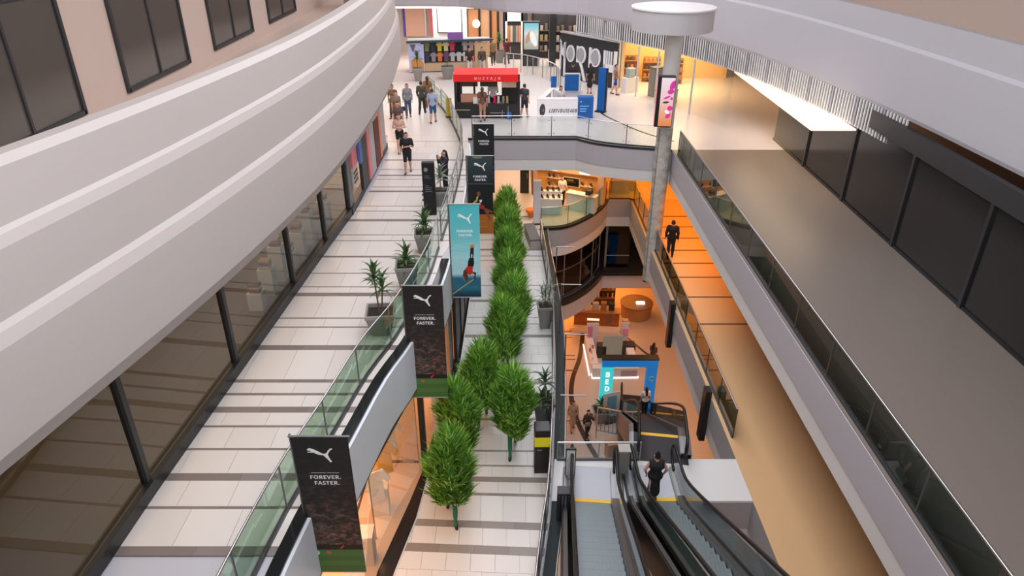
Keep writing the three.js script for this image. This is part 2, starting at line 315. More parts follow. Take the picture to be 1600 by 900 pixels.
// ---------------------------------------------------------------- railings
function arc(path) { const s = [0]; for (let i = 1; i < path.length; i++) s.push(s[i - 1] + Math.hypot(path[i][0] - path[i - 1][0], path[i][1] - path[i - 1][1])); return s; }
function along(path, s, t) { let i = 1; while (i < path.length - 1 && s[i] < t) i++; const f = Math.min(1, Math.max(0, (t - s[i - 1]) / (s[i] - s[i - 1] || 1))); return [lerp(path[i - 1][0], path[i][0], f), lerp(path[i - 1][1], path[i][1], f)]; }
function railing(label, path, y, opt = {}) {
  const { h = 1.05, step = 1.5, glass = M.glassGreen, postMat = M.dullSteel, railMat = M.steel, post = 0.035, mid = 0, base = true, bolts = false, name = 'glass_railing', thick = 0.014, rail = 0.026 } = opt;
  const t = thing(name, label, 'railing', [path[0][0], y, path[0][1]]);
  const P = path.map(p => [p[0] - path[0][0], p[1] - path[0][1]]), s = arc(P), len = s[s.length - 1], n = Math.max(1, Math.round(len / step));
  for (let i = 0; i < n; i++) {
    const a = len * i / n + 0.035, b = len * (i + 1) / n - 0.035, strip = [];
    const inner = s.map((v, k) => [v, P[k]]).filter(([v]) => v > a + 0.02 && v < b - 0.02).map(v => v[1]);
    strip.push(along(P, s, a), ...inner, along(P, s, b));
    if (glass) part(t, 'glass_panel', sweep(strip, [[-thick / 2, 0.06], [-thick / 2, h - 0.05], [thick / 2, h - 0.05], [thick / 2, 0.06], [-thick / 2, 0.06]]), glass);
    if (bolts) for (const q of [a + 0.09, b - 0.09]) for (const yy of [0.2, h - 0.2]) { const p = along(P, s, q); part(t, 'glass_clamp', new THREE.SphereGeometry(0.028, 8, 6).translate(p[0], yy, p[1]), M.dullSteel); }
  }
  for (let i = 0; i <= n; i++) { const p = along(P, s, len * i / n); part(t, 'post', boxUp(post, h, post, p[0], 0, p[1]), postMat); }
  part(t, 'handrail', tube(P.map(p => [p[0], h, p[1]]), rail, P.length * 3, 8, false), railMat);
  if (mid) for (const my of mid) part(t, 'rail', tube(P.map(p => [p[0], my, p[1]]), 0.016, P.length * 3, 6), railMat);
  if (base) part(t, 'base_channel', sweep(P, [[-0.035, 0], [-0.035, 0.07], [0.035, 0.07], [0.035, 0], [-0.035, 0]]), M.darkSteel);
  return t;
}

// ---------------------------------------------------------------- people
function field(caps, k, cy, half, res) {                              // smooth union of tapered capsules, meshed
  const mc = new MarchingCubes(res, new THREE.MeshStandardMaterial(), false, false, 60000);
  mc.isolation = 0;
  const H = res / 2, f = mc.field;
  const pre = caps.map(([a, b, ra, rb]) => { const d = [b[0] - a[0], b[1] - a[1], b[2] - a[2]]; return [a, d, Math.max(1e-9, d[0] * d[0] + d[1] * d[1] + d[2] * d[2]), ra, rb]; });
  const yLo = Math.min(...caps.flatMap(c => [c[0][1] - c[2], c[1][1] - c[3]])) - 0.08, yHi = Math.max(...caps.flatMap(c => [c[0][1] + c[2], c[1][1] + c[3]])) + 0.08;
  for (let j = 0; j < res; j++) {
    const y = (j - H) / H * half[1] + cy, skip = y < yLo || y > yHi;
    for (let i = 0; i < res; i++) for (let l = 0; l < res; l++) {
      let v = 1;
      if (!skip) {
        const x = (i - H) / H * half[0], z = (l - H) / H * half[2];
        for (const [a, d, dd, ra, rb] of pre) {
          const px = x - a[0], py = y - a[1], pz = z - a[2];
          let t = (px * d[0] + py * d[1] + pz * d[2]) / dd; t = t < 0 ? 0 : t > 1 ? 1 : t;
          const qx = px - d[0] * t, qy = py - d[1] * t, qz = pz - d[2] * t, q = Math.sqrt(qx * qx + qy * qy + qz * qz) - (ra + (rb - ra) * t);
          const hh = Math.max(k - Math.abs(v - q), 0) / k; v = Math.min(v, q) - hh * hh * k * 0.25;
        }
      }
      f[i + j * res + l * res * res] = -v;
    }
  }
  mc.update();
  const n = mc.count, p = new Float32Array(mc.positionArray.slice(0, n * 3));
  for (let i = 0; i < n; i++) { p[3 * i] *= half[0]; p[3 * i + 1] = p[3 * i + 1] * half[1] + cy; p[3 * i + 2] *= half[2]; }
  let g = new THREE.BufferGeometry(); g.setAttribute('position', new THREE.BufferAttribute(p, 3));
  g = mergeVertices(g, 1e-4); g.computeVertexNormals(); return g;
}
const poseCache = new Map();
// the joints of a figure that faces +z; all lengths for a height of 1.7 m
function joints(o) {
  const J = {}, st = o.stride ?? 0, w = o.female ? 0.165 : 0.195;
  for (const [k, s, ph] of [['R', -1, 1], ['L', 1, -1]]) {
    const th = st * ph, back = th < 0 ? -th * 0.9 : 0.06, hip = [s * 0.085, 0.9, 0];
    const knee = [hip[0] + s * 0.005, hip[1] - 0.42 * Math.cos(th), hip[2] + 0.42 * Math.sin(th)], sh = th - back;
    const ankle = [knee[0], knee[1] - 0.41 * Math.cos(sh), knee[2] + 0.41 * Math.sin(sh)];
    J['hip' + k] = hip; J['knee' + k] = knee; J['ankle' + k] = ankle; J['toe' + k] = [ankle[0] + s * 0.02, ankle[1] - 0.035 + (th < 0 ? -0.04 : 0), ankle[2] + 0.15];
    J['sho' + k] = [s * w, 1.4, -0.01];
    const mode = o['arm' + k] ?? 'swing', u = -th * 0.8;
    const S = J['sho' + k];
    let el, wr;
    if (mode === 'swing') { el = [S[0] + s * 0.05, S[1] - 0.27 * Math.cos(u), S[2] + 0.27 * Math.sin(u)]; wr = [el[0] + s * 0.01, el[1] - 0.24 * Math.cos(u + 0.25), el[2] + 0.24 * Math.sin(u + 0.25)]; }
    else if (mode === 'across') { el = [S[0] + s * 0.06, S[1] - 0.25, S[2] + 0.06]; wr = [el[0] - s * 0.2, el[1] + 0.03, el[2] + 0.13]; }
    else if (mode === 'face') { el = [S[0] + s * 0.04, S[1] - 0.2, S[2] + 0.17]; wr = [el[0] - s * 0.08, el[1] + 0.22, el[2] + 0.05]; }
    else if (mode === 'front') { el = [S[0] + s * 0.05, S[1] - 0.25, S[2] + 0.05]; wr = [el[0] - s * 0.03, el[1] + 0.02, el[2] + 0.24]; }
    else { el = [S[0] + s * 0.12, S[1] - 0.25, S[2]]; wr = [el[0] - s * 0.06, el[1] - 0.22, el[2] + 0.08]; }
    J['el' + k] = el; J['wr' + k] = wr;
  }
  const low = Math.min(J.toeR[1] - 0.03, J.toeL[1] - 0.03);
  J.drop = -low; for (const k in J) if (Array.isArray(J[k])) J[k][1] -= low;
  return J;
}
function along3(a, b, t) { return a.map((v, i) => lerp(v, b[i], t)); }
function hand(J, k) {                                                 // palm, four fingers and a thumb, slightly curled
  const wr = new THREE.Vector3(...J['wr' + k]), el = new THREE.Vector3(...J['el' + k]), d = wr.clone().sub(el).normalize(), s = k === 'R' ? 1 : -1;
  const side = new THREE.Vector3(0, 0, 1).sub(d.clone().multiplyScalar(d.z)); if (side.length() < 0.2) side.set(s, 0, 0); side.normalize();
  const inn = d.clone().cross(side).multiplyScalar(s), gs = [], cap = (a, b, r) => { const g = new THREE.CapsuleGeometry(r, a.distanceTo(b), 2, 6), q = new THREE.Quaternion().setFromUnitVectors(new THREE.Vector3(0, 1, 0), b.clone().sub(a).normalize()); g.applyQuaternion(q); const m = a.clone().add(b).multiplyScalar(0.5); gs.push(g.translate(m.x, m.y, m.z)); };
  const at = (a, b, c) => wr.clone().addScaledVector(d, a).addScaledVector(side, b).addScaledVector(inn, c);
  for (let i = 0; i < 4; i++) { const b = (i - 1.5) * 0.019, len = [0.062, 0.074, 0.078, 0.07][i]; cap(at(0.02, b * 0.7, 0), at(0.085, b, 0), 0.012); cap(at(0.085, b, 0), at(0.085 + len * 0.55, b, 0.012), 0.009); cap(at(0.085 + len * 0.55, b, 0.012), at(0.085 + len * 0.9, b, 0.034), 0.008); }
  cap(at(0.03, 0.03, 0.005), at(0.065, 0.052, 0.018), 0.011); cap(at(0.065, 0.052, 0.018), at(0.098, 0.052, 0.03), 0.009);
  return gs;
}
const skinMats = [std(0.56, 0.31, 0.22, 0.6), std(0.42, 0.22, 0.14, 0.6), std(0.66, 0.40, 0.30, 0.6)];
const hairMats = { black: std(0.012, 0.009, 0.008, 0.6), brown: std(0.06, 0.03, 0.018, 0.6), grey: std(0.25, 0.24, 0.23, 0.7) };
const clothMats = new Map();
function cloth(c) { const k = c.join(); if (!clothMats.has(k)) clothMats.set(k, std(...c, 0.85)); return clothMats.get(k); }
const shoeMat = std(0.03, 0.03, 0.032, 0.6), eyeMat = std(0.02, 0.015, 0.012, 0.3), lipMat = std(0.35, 0.12, 0.1, 0.5);
// o: stride, armL/armR, female, top [r,g,b], sleeve 0..2, bottom [r,g,b], leg 0..2 (how far trousers reach), dress, skirt, hair, longHair
function person(label, pos, turn, o, group) {
  const t = thing('person', label, 'person', pos, turn, group);
  const sc = (o.height ?? 1.7) / 1.7; t.scale.setScalar(sc);
  const J = joints(o), neck = [0, 1.46 + J.drop, 0], head = [0, 1.6 + J.drop, 0.02], pel = [0, 0.95 + J.drop, 0], wst = [0, 1.1 + J.drop, 0], ch = [0, 1.3 + J.drop, 0];
  const fat = o.fat ?? 1, half = [0.52, 0.98, 0.56], cy = 0.9, R = 50;
  const cached = (key, fn) => { const kk = key + JSON.stringify([o.stride ?? 0, o.armL, o.armR, !!o.female, o.sleeve, o.leg, o.dress, o.skirt, o.longHair, fat]); if (!poseCache.has(kk)) poseCache.set(kk, fn()); return poseCache.get(kk); };
  const torso = g => [[[-0.07, pel[1], 0], [0.07, pel[1], 0], 0.105 * fat + g, 0.105 * fat + g], [pel, wst, 0.115 * fat + g, 0.105 * fat + g], [wst, [0, 1.25 + J.drop, 0], 0.105 * fat + g, 0.12 * fat + g], [[-0.07, ch[1], 0], [0.07, ch[1], 0], 0.115 * fat + g, 0.115 * fat + g], [[-J.shoL[0] * 0.8, J.shoL[1], 0], [J.shoL[0] * 0.8, J.shoL[1], 0], 0.07 + g, 0.07 + g]];
  const armCaps = (k, g, f) => { const c = [[J['sho' + k], f < 1 ? along3(J['sho' + k], J['el' + k], f) : J['el' + k], 0.052 + g, 0.042 + g]]; if (f > 1) c.push([J['el' + k], along3(J['el' + k], J['wr' + k], f - 1), 0.04 + g, 0.028 + g]); return c; };
  const legCaps = (k, g, f) => { const c = [[J['hip' + k], f < 1 ? along3(J['hip' + k], J['knee' + k], f) : J['knee' + k], 0.085 + g, 0.085 - 0.033 * Math.min(1, f) + g]]; if (f > 1) { c.push([J['knee' + k], along3(J['knee' + k], J['ankle' + k], f - 1), 0.052 + g, 0.036 + g]); c.push([along3(J['knee' + k], J['ankle' + k], 0.25), along3(J['knee' + k], J['ankle' + k], 0.5), 0.056 + g, 0.05 + g]); } return c; };
  const body = cached('body', () => merge([field([...torso(0), ...armCaps('L', 0, 2), ...armCaps('R', 0, 2), ...legCaps('L', 0, 2), ...legCaps('R', 0, 2),
    [J.ankleL, J.toeL, 0.036, 0.03], [J.ankleR, J.toeR, 0.036, 0.03], [ch, neck, 0.06, 0.05], [neck, head, 0.052, 0.06], [[0, head[1] + 0.03, -0.01], [0, head[1] - 0.03, 0.015], 0.085, 0.07], [[0, head[1] - 0.06, 0.045], [0, head[1] - 0.06, 0.05], 0.042, 0.04],
    [[0, head[1] + 0.01, 0.1], [0, head[1] - 0.015, 0.113], 0.012, 0.017], [[-0.083, head[1], 0.0], [-0.083, head[1] - 0.025, 0.0], 0.02, 0.015], [[0.083, head[1], 0.0], [0.083, head[1] - 0.025, 0.0], 0.02, 0.015]], 0.035, cy, half, R), ...hand(J, 'L'), ...hand(J, 'R')].map(g => { g.deleteAttribute('uv'); return g; })));
  const mb = part(t, 'body', body, skinMats[o.skin ?? 0]);
  if (o.bottom && !o.dress) part(t, o.leg > 1.4 ? 'trousers' : o.skirt ? 'skirt' : 'shorts', cached('bottom', () => field(o.skirt ? [...torso(0.014).slice(0, 2), [pel, [0, J.kneeL[1] * 0.5 + J.kneeR[1] * 0.5 + 0.1, 0], 0.13, 0.2]] : [torso(0.016)[0], ...legCaps('L', 0.018, o.leg ?? 2), ...legCaps('R', 0.018, o.leg ?? 2)], 0.03, cy, half, R)), cloth(o.bottom));
  if (o.top && !o.dress) part(t, o.sleeve > 1 ? 'jacket' : 'shirt', cached('top', () => field([...torso(0.018), ...armCaps('L', 0.016, o.sleeve ?? 0.7), ...armCaps('R', 0.016, o.sleeve ?? 0.7)], 0.03, cy, half, R)), cloth(o.top));
  if (o.dress) part(t, 'dress', cached('dress', () => field([...torso(0.016), [pel, [0, o.dress + J.drop, 0], 0.125, 0.17], ...(o.sleeve ? [...armCaps('L', 0.015, o.sleeve), ...armCaps('R', 0.015, o.sleeve)] : [])], 0.03, cy, half, R)), cloth(o.top));
  part(t, 'hair', cached('hair' + (o.bun ? 1 : 0), () => { const hc = [[[0, head[1] + 0.055, -0.015], [0, head[1] + 0.03, -0.035], 0.08, 0.082]]; if (o.longHair) hc.push([[0, head[1] + 0.02, -0.05], [0, ch[1] + 0.02, -0.12], 0.075, 0.06]); if (o.bun) hc.push([[0, head[1] + 0.14, -0.06], [0, head[1] + 0.15, -0.06], 0.05, 0.045]); return field(hc, 0.02, cy, half, R); }), hairMats[o.hair ?? 'black']);
  for (const k of ['L', 'R']) part(t, 'shoe', cached('shoe' + k, () => field([[[J['ankle' + k][0], J['ankle' + k][1] - 0.035, J['ankle' + k][2] - 0.03], J['toe' + k], 0.046, 0.037]], 0.02, cy, half, R)), o.shoes ? cloth(o.shoes) : shoeMat);
  for (const s of [-1, 1]) part(t, 'eye', new THREE.SphereGeometry(0.011, 8, 6).translate(s * 0.03, head[1] + 0.012, 0.088), eyeMat);
  part(t, 'mouth', new THREE.CapsuleGeometry(0.006, 0.03, 2, 6).rotateZ(Math.PI / 2).translate(0, head[1] - 0.05, 0.089), lipMat);
  if (o.bag) part(t, 'handbag', rbox(0.26, 0.22, 0.1, 0.03, ...o.bag), cloth(o.bagColor ?? [0.03, 0.02, 0.02]));
  return t;
}

// ---------------------------------------------------------------- grassy tree costumes
const bladeTones = [[0.16, 0.38, 0.03], [0.22, 0.50, 0.045], [0.33, 0.64, 0.08], [0.48, 0.76, 0.19], [0.10, 0.28, 0.025]];
const foliageMat = new THREE.MeshPhysicalMaterial({ vertexColors: true, roughness: 0.62, side: THREE.DoubleSide });
const coreMat = std(0.06, 0.17, 0.018, 0.9);
// tufts: [x, yBottom, z, yTop, radius]
function foliage(tufts, count) {
  const pos = [], col = [], nor = [];
  const up = new THREE.Vector3(0, 1, 0);
  for (let i = 0; i < count; i++) {
    const T = tufts[i % tufts.length], h = Math.pow(rnd(), 0.85), an = rnd() * Math.PI * 2;
    const prof = Math.sin(Math.PI * Math.min(1, 0.12 + h * 0.86)) ** 0.6 * T[4] * rr(0.72, 1.0);
    const out = new THREE.Vector3(Math.cos(an), 0, Math.sin(an));
    const b = new THREE.Vector3(T[0] + out.x * prof, lerp(T[1], T[3] - 0.16, h), T[2] + out.z * prof);
    const lean = h > 0.86 ? rr(0.1, 0.6) : rr(0.4, 0.95), len = rr(0.24, 0.5), w = rr(0.011, 0.024);
    const dir = up.clone().multiplyScalar(rr(0.9, 1.3)).addScaledVector(out, lean).add(new THREE.Vector3(rr(-.35, .35), 0, rr(-.35, .35))).normalize();
    const side = dir.clone().cross(out); if (side.length() < 0.05) side.set(1, 0, 0); side.normalize().applyAxisAngle(dir, rr(-0.8, 0.8));
    const mid = b.clone().addScaledVector(dir, len * 0.55), tip = mid.clone().addScaledVector(dir.clone().addScaledVector(up, rr(-0.25, 0.2)).addScaledVector(out, rr(0, 0.35)).normalize(), len * 0.5);
    const c = bladeTones[Math.floor(rnd() * bladeTones.length)], k = rr(0.75, 1.25);
    const P = [b.clone().addScaledVector(side, -w), b.clone().addScaledVector(side, w), mid.clone().addScaledVector(side, w * 0.8), mid.clone().addScaledVector(side, -w * 0.8), tip];
    const n = side.clone().cross(dir).lerp(out, 0.35).normalize();
    for (const q of [0, 1, 2, 0, 2, 3, 3, 2, 4]) { pos.push(P[q].x, P[q].y, P[q].z); nor.push(n.x, n.y, n.z); col.push(c[0] * k, c[1] * k, c[2] * k); }
  }
  const g = new THREE.BufferGeometry();
  g.setAttribute('position', new THREE.Float32BufferAttribute(pos, 3)); g.setAttribute('normal', new THREE.Float32BufferAttribute(nor, 3)); g.setAttribute('color', new THREE.Float32BufferAttribute(col, 3));
  return g;
}
const tuftSets = [
  [[0.06, 2.1, 0, 3.0, 0.3], [-0.08, 1.95, 0.14, 2.72, 0.27], [-0.27, 1.45, 0.1, 2.3, 0.29], [0.3, 1.35, 0.06, 2.35, 0.28], [0.02, 1.3, 0.24, 2.1, 0.28], [0, 1.1, -0.16, 2.3, 0.38], [-0.2, 0.72, 0.1, 1.55, 0.27], [0.2, 0.66, 0.08, 1.5, 0.28], [0.02, 0.7, -0.15, 1.5, 0.3]],
  [[-0.08, 2.1, 0, 3.03, 0.32], [0.12, 1.9, 0.12, 2.7, 0.28], [0.3, 1.55, 0.04, 2.4, 0.27], [-0.3, 1.4, 0.02, 2.35, 0.29], [-0.03, 1.2, 0.24, 2.0, 0.29], [0.02, 1.1, -0.16, 2.3, 0.38], [0.18, 0.75, 0.12, 1.6, 0.27], [-0.18, 0.7, 0.1, 1.5, 0.28], [0, 0.65, -0.12, 1.45, 0.29]],
  [[0.0, 2.0, 0, 2.98, 0.35], [0.2, 1.85, 0.1, 2.6, 0.26], [0.32, 1.3, 0.0, 2.25, 0.28], [-0.28, 1.5, 0.08, 2.4, 0.3], [0.04, 1.25, 0.25, 2.0, 0.27], [0, 1.1, -0.15, 2.2, 0.4], [0.12, 0.6, 0.1, 1.45, 0.29], [-0.2, 0.85, -0.02, 1.65, 0.29], [-0.05, 0.62, -0.12, 1.4, 0.28]],
];
for (const tf of tuftSets) for (const T of tf) if (T[1] < 1) T[1] -= 0.06;
const costumes = tuftSets.map(tf => ({ blades: foliage(tf, 4800), core: merge(tf.map(T => new THREE.SphereGeometry(1, 14, 10).scale(T[4] * 0.86, (T[3] - T[1]) * 0.46, T[4] * 0.86).translate(T[0], (T[1] + T[3]) / 2 - 0.02, T[2]))) }));
const legMat = std(0.01, 0.17, 0.085, 0.6);
function walkerBody(st) {
  const J = joints({ stride: st }), d = J.drop, caps = [];
  for (const k of ['L', 'R']) caps.push([J['hip' + k], J['knee' + k], 0.085, 0.06], [J['knee' + k], J['ankle' + k], 0.06, 0.042], [along3(J['knee' + k], J['ankle' + k], 0.2), along3(J['knee' + k], J['ankle' + k], 0.5), 0.064, 0.056], [J['ankle' + k], J['toe' + k], 0.04, 0.032], [J['sho' + k], J['el' + k], 0.05, 0.042], [J['el' + k], J['wr' + k], 0.04, 0.03]);
  caps.push([[0, 0.95 + d, 0], [0, 1.3 + d, 0], 0.14, 0.13], [[-0.14, 1.4 + d, 0], [0.14, 1.4 + d, 0], 0.07, 0.07], [[0, 1.4 + d, 0], [0, 1.6 + d, 0.02], 0.055, 0.07], [[0, 1.62 + d, 0], [0, 1.58 + d, 0.02], 0.09, 0.075]);
  const shoes = ['L', 'R'].map(k => field([[[J['ankle' + k][0], J['ankle' + k][1] - 0.035, J['ankle' + k][2] - 0.035], J['toe' + k], 0.054, 0.044]], 0.02, 0.9, [0.52, 0.98, 0.56], 50));
  return { body: field(caps, 0.03, 0.9, [0.52, 0.98, 0.56], 56), shoes };
}
const walks = [0.42, -0.4, 0.3].map(walkerBody);
function treeWalker(label, x, z, turn, kind, walk, scale = 1) {
  const t = thing('person', label, 'person', [x, 0.0, z], turn, 'walkers in grassy tree costumes'); t.scale.setScalar(scale);
  const W = walks[walk];
  part(t, 'body', W.body, legMat, 'green leggings');
  for (const s of W.shoes) part(t, 'shoe', s, M.rubber);
  const f = part(t, 'tree_costume', costumes[kind].core, coreMat, 'shaggy green grass costume');
  const b = part(f, 'grass_blades', costumes[kind].blades, foliageMat); b.userData.kind = 'stuff';
  return t;
}

// ---------------------------------------------------------------- potted plants
function leafGeo(len, w, bend, n = 5) {                                // a strap leaf along +z that rises and droops, with a keel
  const pos = [], idx = [];
  for (let i = 0; i <= n; i++) { const t = i / n, y = len * (0.75 * t - bend * t * t), z = len * (0.75 * t + 0.12 * t * t), ww = w * Math.sin(Math.PI * (0.12 + 0.88 * t) ** 0.8) * (1 - 0.15 * t) + 0.002; pos.push(-ww, y + ww * 0.35, z, 0, y, z, ww, y + ww * 0.35, z); }
  for (let i = 0; i < n; i++) for (const k of [0, 1]) { const a = i * 3 + k; idx.push(a, a + 1, a + 3, a + 1, a + 4, a + 3); }
  const g = new THREE.BufferGeometry(); g.setAttribute('position', new THREE.Float32BufferAttribute(pos, 3)); g.setIndex(idx); g.computeVertexNormals(); return g;
}
const leafGeos = [leafGeo(0.5, 0.045, 0.55), leafGeo(0.6, 0.05, 0.7), leafGeo(0.44, 0.04, 0.35)];
const fineLeaves = [leafGeo(0.55, 0.022, 0.75), leafGeo(0.46, 0.018, 0.4), leafGeo(0.4, 0.02, 0.9)];
const leafMats = ['green', 'dark', 'grey'].reduce((o, k) => { o[k] = [[0.07, 0.17, 0.04], [0.04, 0.10, 0.03], [0.12, 0.22, 0.06]].map(c => { const g = k === 'grey' ? [0.20, 0.22, 0.19] : k === 'dark' ? [0.03, 0.055, 0.03] : [0, 0, 0]; const m = new THREE.MeshPhysicalMaterial({ roughness: 0.5, side: THREE.DoubleSide, transmission: 0.2, thickness: 0 }); m.color.setRGB(c[0] * (k === 'green' ? 1 : 0.5) + g[0], c[1] * (k === 'green' ? 1 : 0.4) + g[1], c[2] * (k === 'green' ? 1 : 0.5) + g[2]); return m; }); return o; }, {});
const stemMat = std(0.17, 0.12, 0.08, 0.8);
function planter(label, x, y, z, o = {}) {
  const { w = 0.62, h = 0.75, crowns = [[0, 1.3, 0, 26]], tone = 'green', pot = M.pot, fine = false, turn = 0.1 } = o;
  const t = thing('potted_plant', label, 'plant', [x, y, z], turn);
  const s = Math.SQRT1_2, outer = new THREE.CylinderGeometry(w * s, w * 0.62 * s, h - 0.08, 4, 1, true).rotateY(Math.PI / 4).translate(0, (h - 0.08) / 2, 0);
  const p = part(t, 'pot', merge([outer, new THREE.CylinderGeometry(w * 0.62 * s, w * 0.62 * s, 0.02, 4).rotateY(Math.PI / 4).translate(0, 0.01, 0), new THREE.CylinderGeometry((w - 0.06) * s, w * 0.62 * s, h - 0.1, 4, 1, true).rotateY(Math.PI / 4).translate(0, (h - 0.08) / 2, 0)]), pot);
  pot.side = THREE.DoubleSide;
  for (const [a, b, c, d] of [[w + 0.03, 0.05, 0, w / 2 - 0.01], [w + 0.03, 0.05, 0, -w / 2 + 0.01]]) part(p, 'rim', box(a, 0.09, b, c, h - 0.05, d), pot);
  for (const sx of [-1, 1]) part(p, 'rim', box(0.05, 0.09, w - 0.06, sx * (w / 2 - 0.01), h - 0.05, 0), pot);
  part(t, 'soil', boxUp(w - 0.08, 0.03, w - 0.08, 0, h - 0.14, 0), M.soil);
  const geos = fine ? fineLeaves : leafGeos;
  for (const [cx, cyy, cz, n, sc = 1] of crowns) {
    const stem = part(t, 'stem', tube([[cx * 0.3, h - 0.12, cz * 0.3], [cx * 0.7, lerp(h, cyy, 0.5), cz * 0.6], [cx, cyy, cz]], 0.022, 6, 6), stemMat);
    for (let i = 0; i < n; i++) {
      const leaf = part(t, 'leaf', geos[i % 3], leafMats[tone][i % 3]); const f = i / n;
      leaf.position.set(cx, cyy - 0.28 * f, cz); leaf.rotation.set(lerp(-1.0, 0.55, f) + rr(-.15, .15), i * 2.4 + rr(-.2, .2), 0, 'YXZ'); leaf.scale.setScalar(sc * rr(0.8, 1.15));
    }
  }
  return t;
}

// ---------------------------------------------------------------- escalators
function escalator(label, x, y, z, yaw, rise, angle, o = {}) {
  const { w = 1.0, stepMat = std(0.16, 0.19, 0.195, 0.4, 0.3), plate = std(0.50, 0.51, 0.55, 0.5), plateLen = 1.35, railLabel, clad = M.dullSteel, panel = M.glassSmoke, topPlate = 1.6 } = o;
  const t = thing('escalator', label, 'escalator', [x, y, z], yaw);
  const tan = Math.tan(angle), run = rise / tan, dz = 0.2 / tan, flat = 0.08;
  part(t, 'landing_plate', boxUp(w + 0.5, 0.02, plateLen, 0, 0.0, -plateLen / 2), plate);
  part(t, 'comb', boxUp(w, 0.03, 0.13, 0, 0.0, 0.02), M.yellow, 'yellow comb edge');
  const n = Math.round(rise / 0.2), stepGeo = rbox(w - 0.01, 0.2, dz + 0.02, 0.012), cleat = merge([...Array(12)].map((_, i) => box(0.02, 0.012, dz - 0.02, -w / 2 + 0.06 + i * (w - 0.12) / 11, 0.104, 0)));
  for (let i = 0; i < n; i++) { const s = part(t, 'step', stepGeo, stepMat); s.position.set(0, 0.2 * (i + 1) - 0.1 - 0.18, flat + dz * (i + 0.5)); const c = part(s, 'cleats', cleat, stepMat); }
  part(t, 'landing_plate', boxUp(w + 0.5, 0.03, topPlate, 0, rise, run + flat + topPlate / 2), plate);
  part(t, 'comb', boxUp(w, 0.035, 0.13, 0, rise, run + flat + 0.05), M.yellow, 'yellow comb edge');
  const e = run + flat;
  const line = off => [[-plateLen + 0.25, off], [flat * 0.6, off], [flat + 0.55, off + 0.22], [e - 0.35, rise + off - 0.12], [e + 0.2, rise + off], [e + topPlate - 0.3, rise + off]];
  for (const s of [-1, 1]) {
    const bx = s * (w / 2 + 0.12), low = line(0.16), high = line(0.86);
    const sh = new THREE.Shape([...low.map(p => new THREE.Vector2(p[0], p[1])), ...high.slice().reverse().map(p => new THREE.Vector2(p[0], p[1]))]);
    part(t, 'glass_balustrade', new THREE.ExtrudeGeometry(sh, { depth: 0.014, bevelEnabled: false }).rotateY(-Math.PI / 2).translate(bx + 0.007, 0, 0), panel);
    const hr = line(0.95), z0 = hr[0][0], zE = hr[5][0];
    const pts = [[z0 + 0.15, 0.22], [z0 - 0.12, 0.3], [z0 - 0.3, 0.55], [z0 - 0.18, 0.85], [z0 + 0.08, 0.95], ...hr.slice(1, 5), [zE, rise + 0.95], [zE + 0.28, rise + 0.8], [zE + 0.36, rise + 0.5], [zE + 0.1, rise + 0.25]];
    const g = tube(pts.map(p => [0, p[1], p[0]]), 0.045, 90, 8).scale(1.0, 1, 1).translate(bx, 0, 0);
    part(t, 'handrail', g, M.rubber, 'black rubber handrail');
    // inner skirt, deck and the truss cladding below
    const skirt = new THREE.Shape([...line(-0.12).map(p => new THREE.Vector2(p[0], p[1])), ...line(0.16).slice().reverse().map(p => new THREE.Vector2(p[0], p[1]))]);
    part(t, 'skirt', new THREE.ExtrudeGeometry(skirt, { depth: 0.03, bevelEnabled: false }).rotateY(-Math.PI / 2).translate(s * (w / 2 + 0.02) + 0.015, 0, 0), clad);
    for (const q of [0.02, 0.22]) { const deck = new THREE.Shape([...line(0.16).map(p => new THREE.Vector2(p[0], p[1])), ...line(0.2).slice().reverse().map(p => new THREE.Vector2(p[0], p[1]))]); part(t, 'deck', new THREE.ExtrudeGeometry(deck, { depth: 0.1, bevelEnabled: false }).rotateY(-Math.PI / 2).translate(s * (w / 2 + q) + (s > 0 ? 0.1 : 0), 0, 0), clad); }
    const truss = new THREE.Shape([...line(-0.75).map(p => new THREE.Vector2(p[0], Math.min(p[1], 5 + rise))), ...line(0.16).slice().reverse().map(p => new THREE.Vector2(p[0], p[1]))]);
    part(t, 'side_cladding', new THREE.ExtrudeGeometry(truss, { depth: 0.03, bevelEnabled: false }).rotateY(-Math.PI / 2).translate(s * (w / 2 + 0.34) + 0.015, 0, 0), o.sideMat ?? M.darkSteel);
  }
  const un = new THREE.Shape([...line(-0.75).map(p => new THREE.Vector2(p[0], p[1])), ...line(-0.7).slice().reverse().map(p => new THREE.Vector2(p[0], p[1]))]);
  part(t, 'underside', new THREE.ExtrudeGeometry(un, { depth: w + 0.64, bevelEnabled: false }).rotateY(-Math.PI / 2).translate((w + 0.64) / 2, 0, 0), o.sideMat ?? M.darkSteel);
  return t;
}

// ---------------------------------------------------------------- railings in place
railing('green-tinted glass balustrade with slim steel handrail along the upper walkway edge', inset(smoothPath([[-4.2, 0], [-4.0, -6], [-3.72, -9.4], [-3.37, -11.43], [-3.0, -13.69], [-2.58, -15.3], [-2.08, -18.52], [-1.95, -20.8]], 3), 0.42).map((p, i, a) => p), B, { step: 1.9, h: 1.08, rail: 0.022, post: 0.03 });
railing('glass balustrade with steel rail curving away past the upper bridge', smoothPath([[-2.33, -21.4], [-2.22, -24], [-2.15, -28.2], [-2.22, -31], [-2.7, -34], [-3.5, -37.6], [-4.9, -42.2]], 4), B, { step: 1.7, mid: [0.5, 0.8], bolts: true });
railing('straight glass balustrade with thin posts along the front of the upper bridge', inset([[-1.9, -33.12], ...bridge.slice(0, -1)], 0.14), B, { step: 1.85, bolts: true, h: 1.02, glass: M.glassClear, postMat: M.darkSteel, rail: 0.02 });
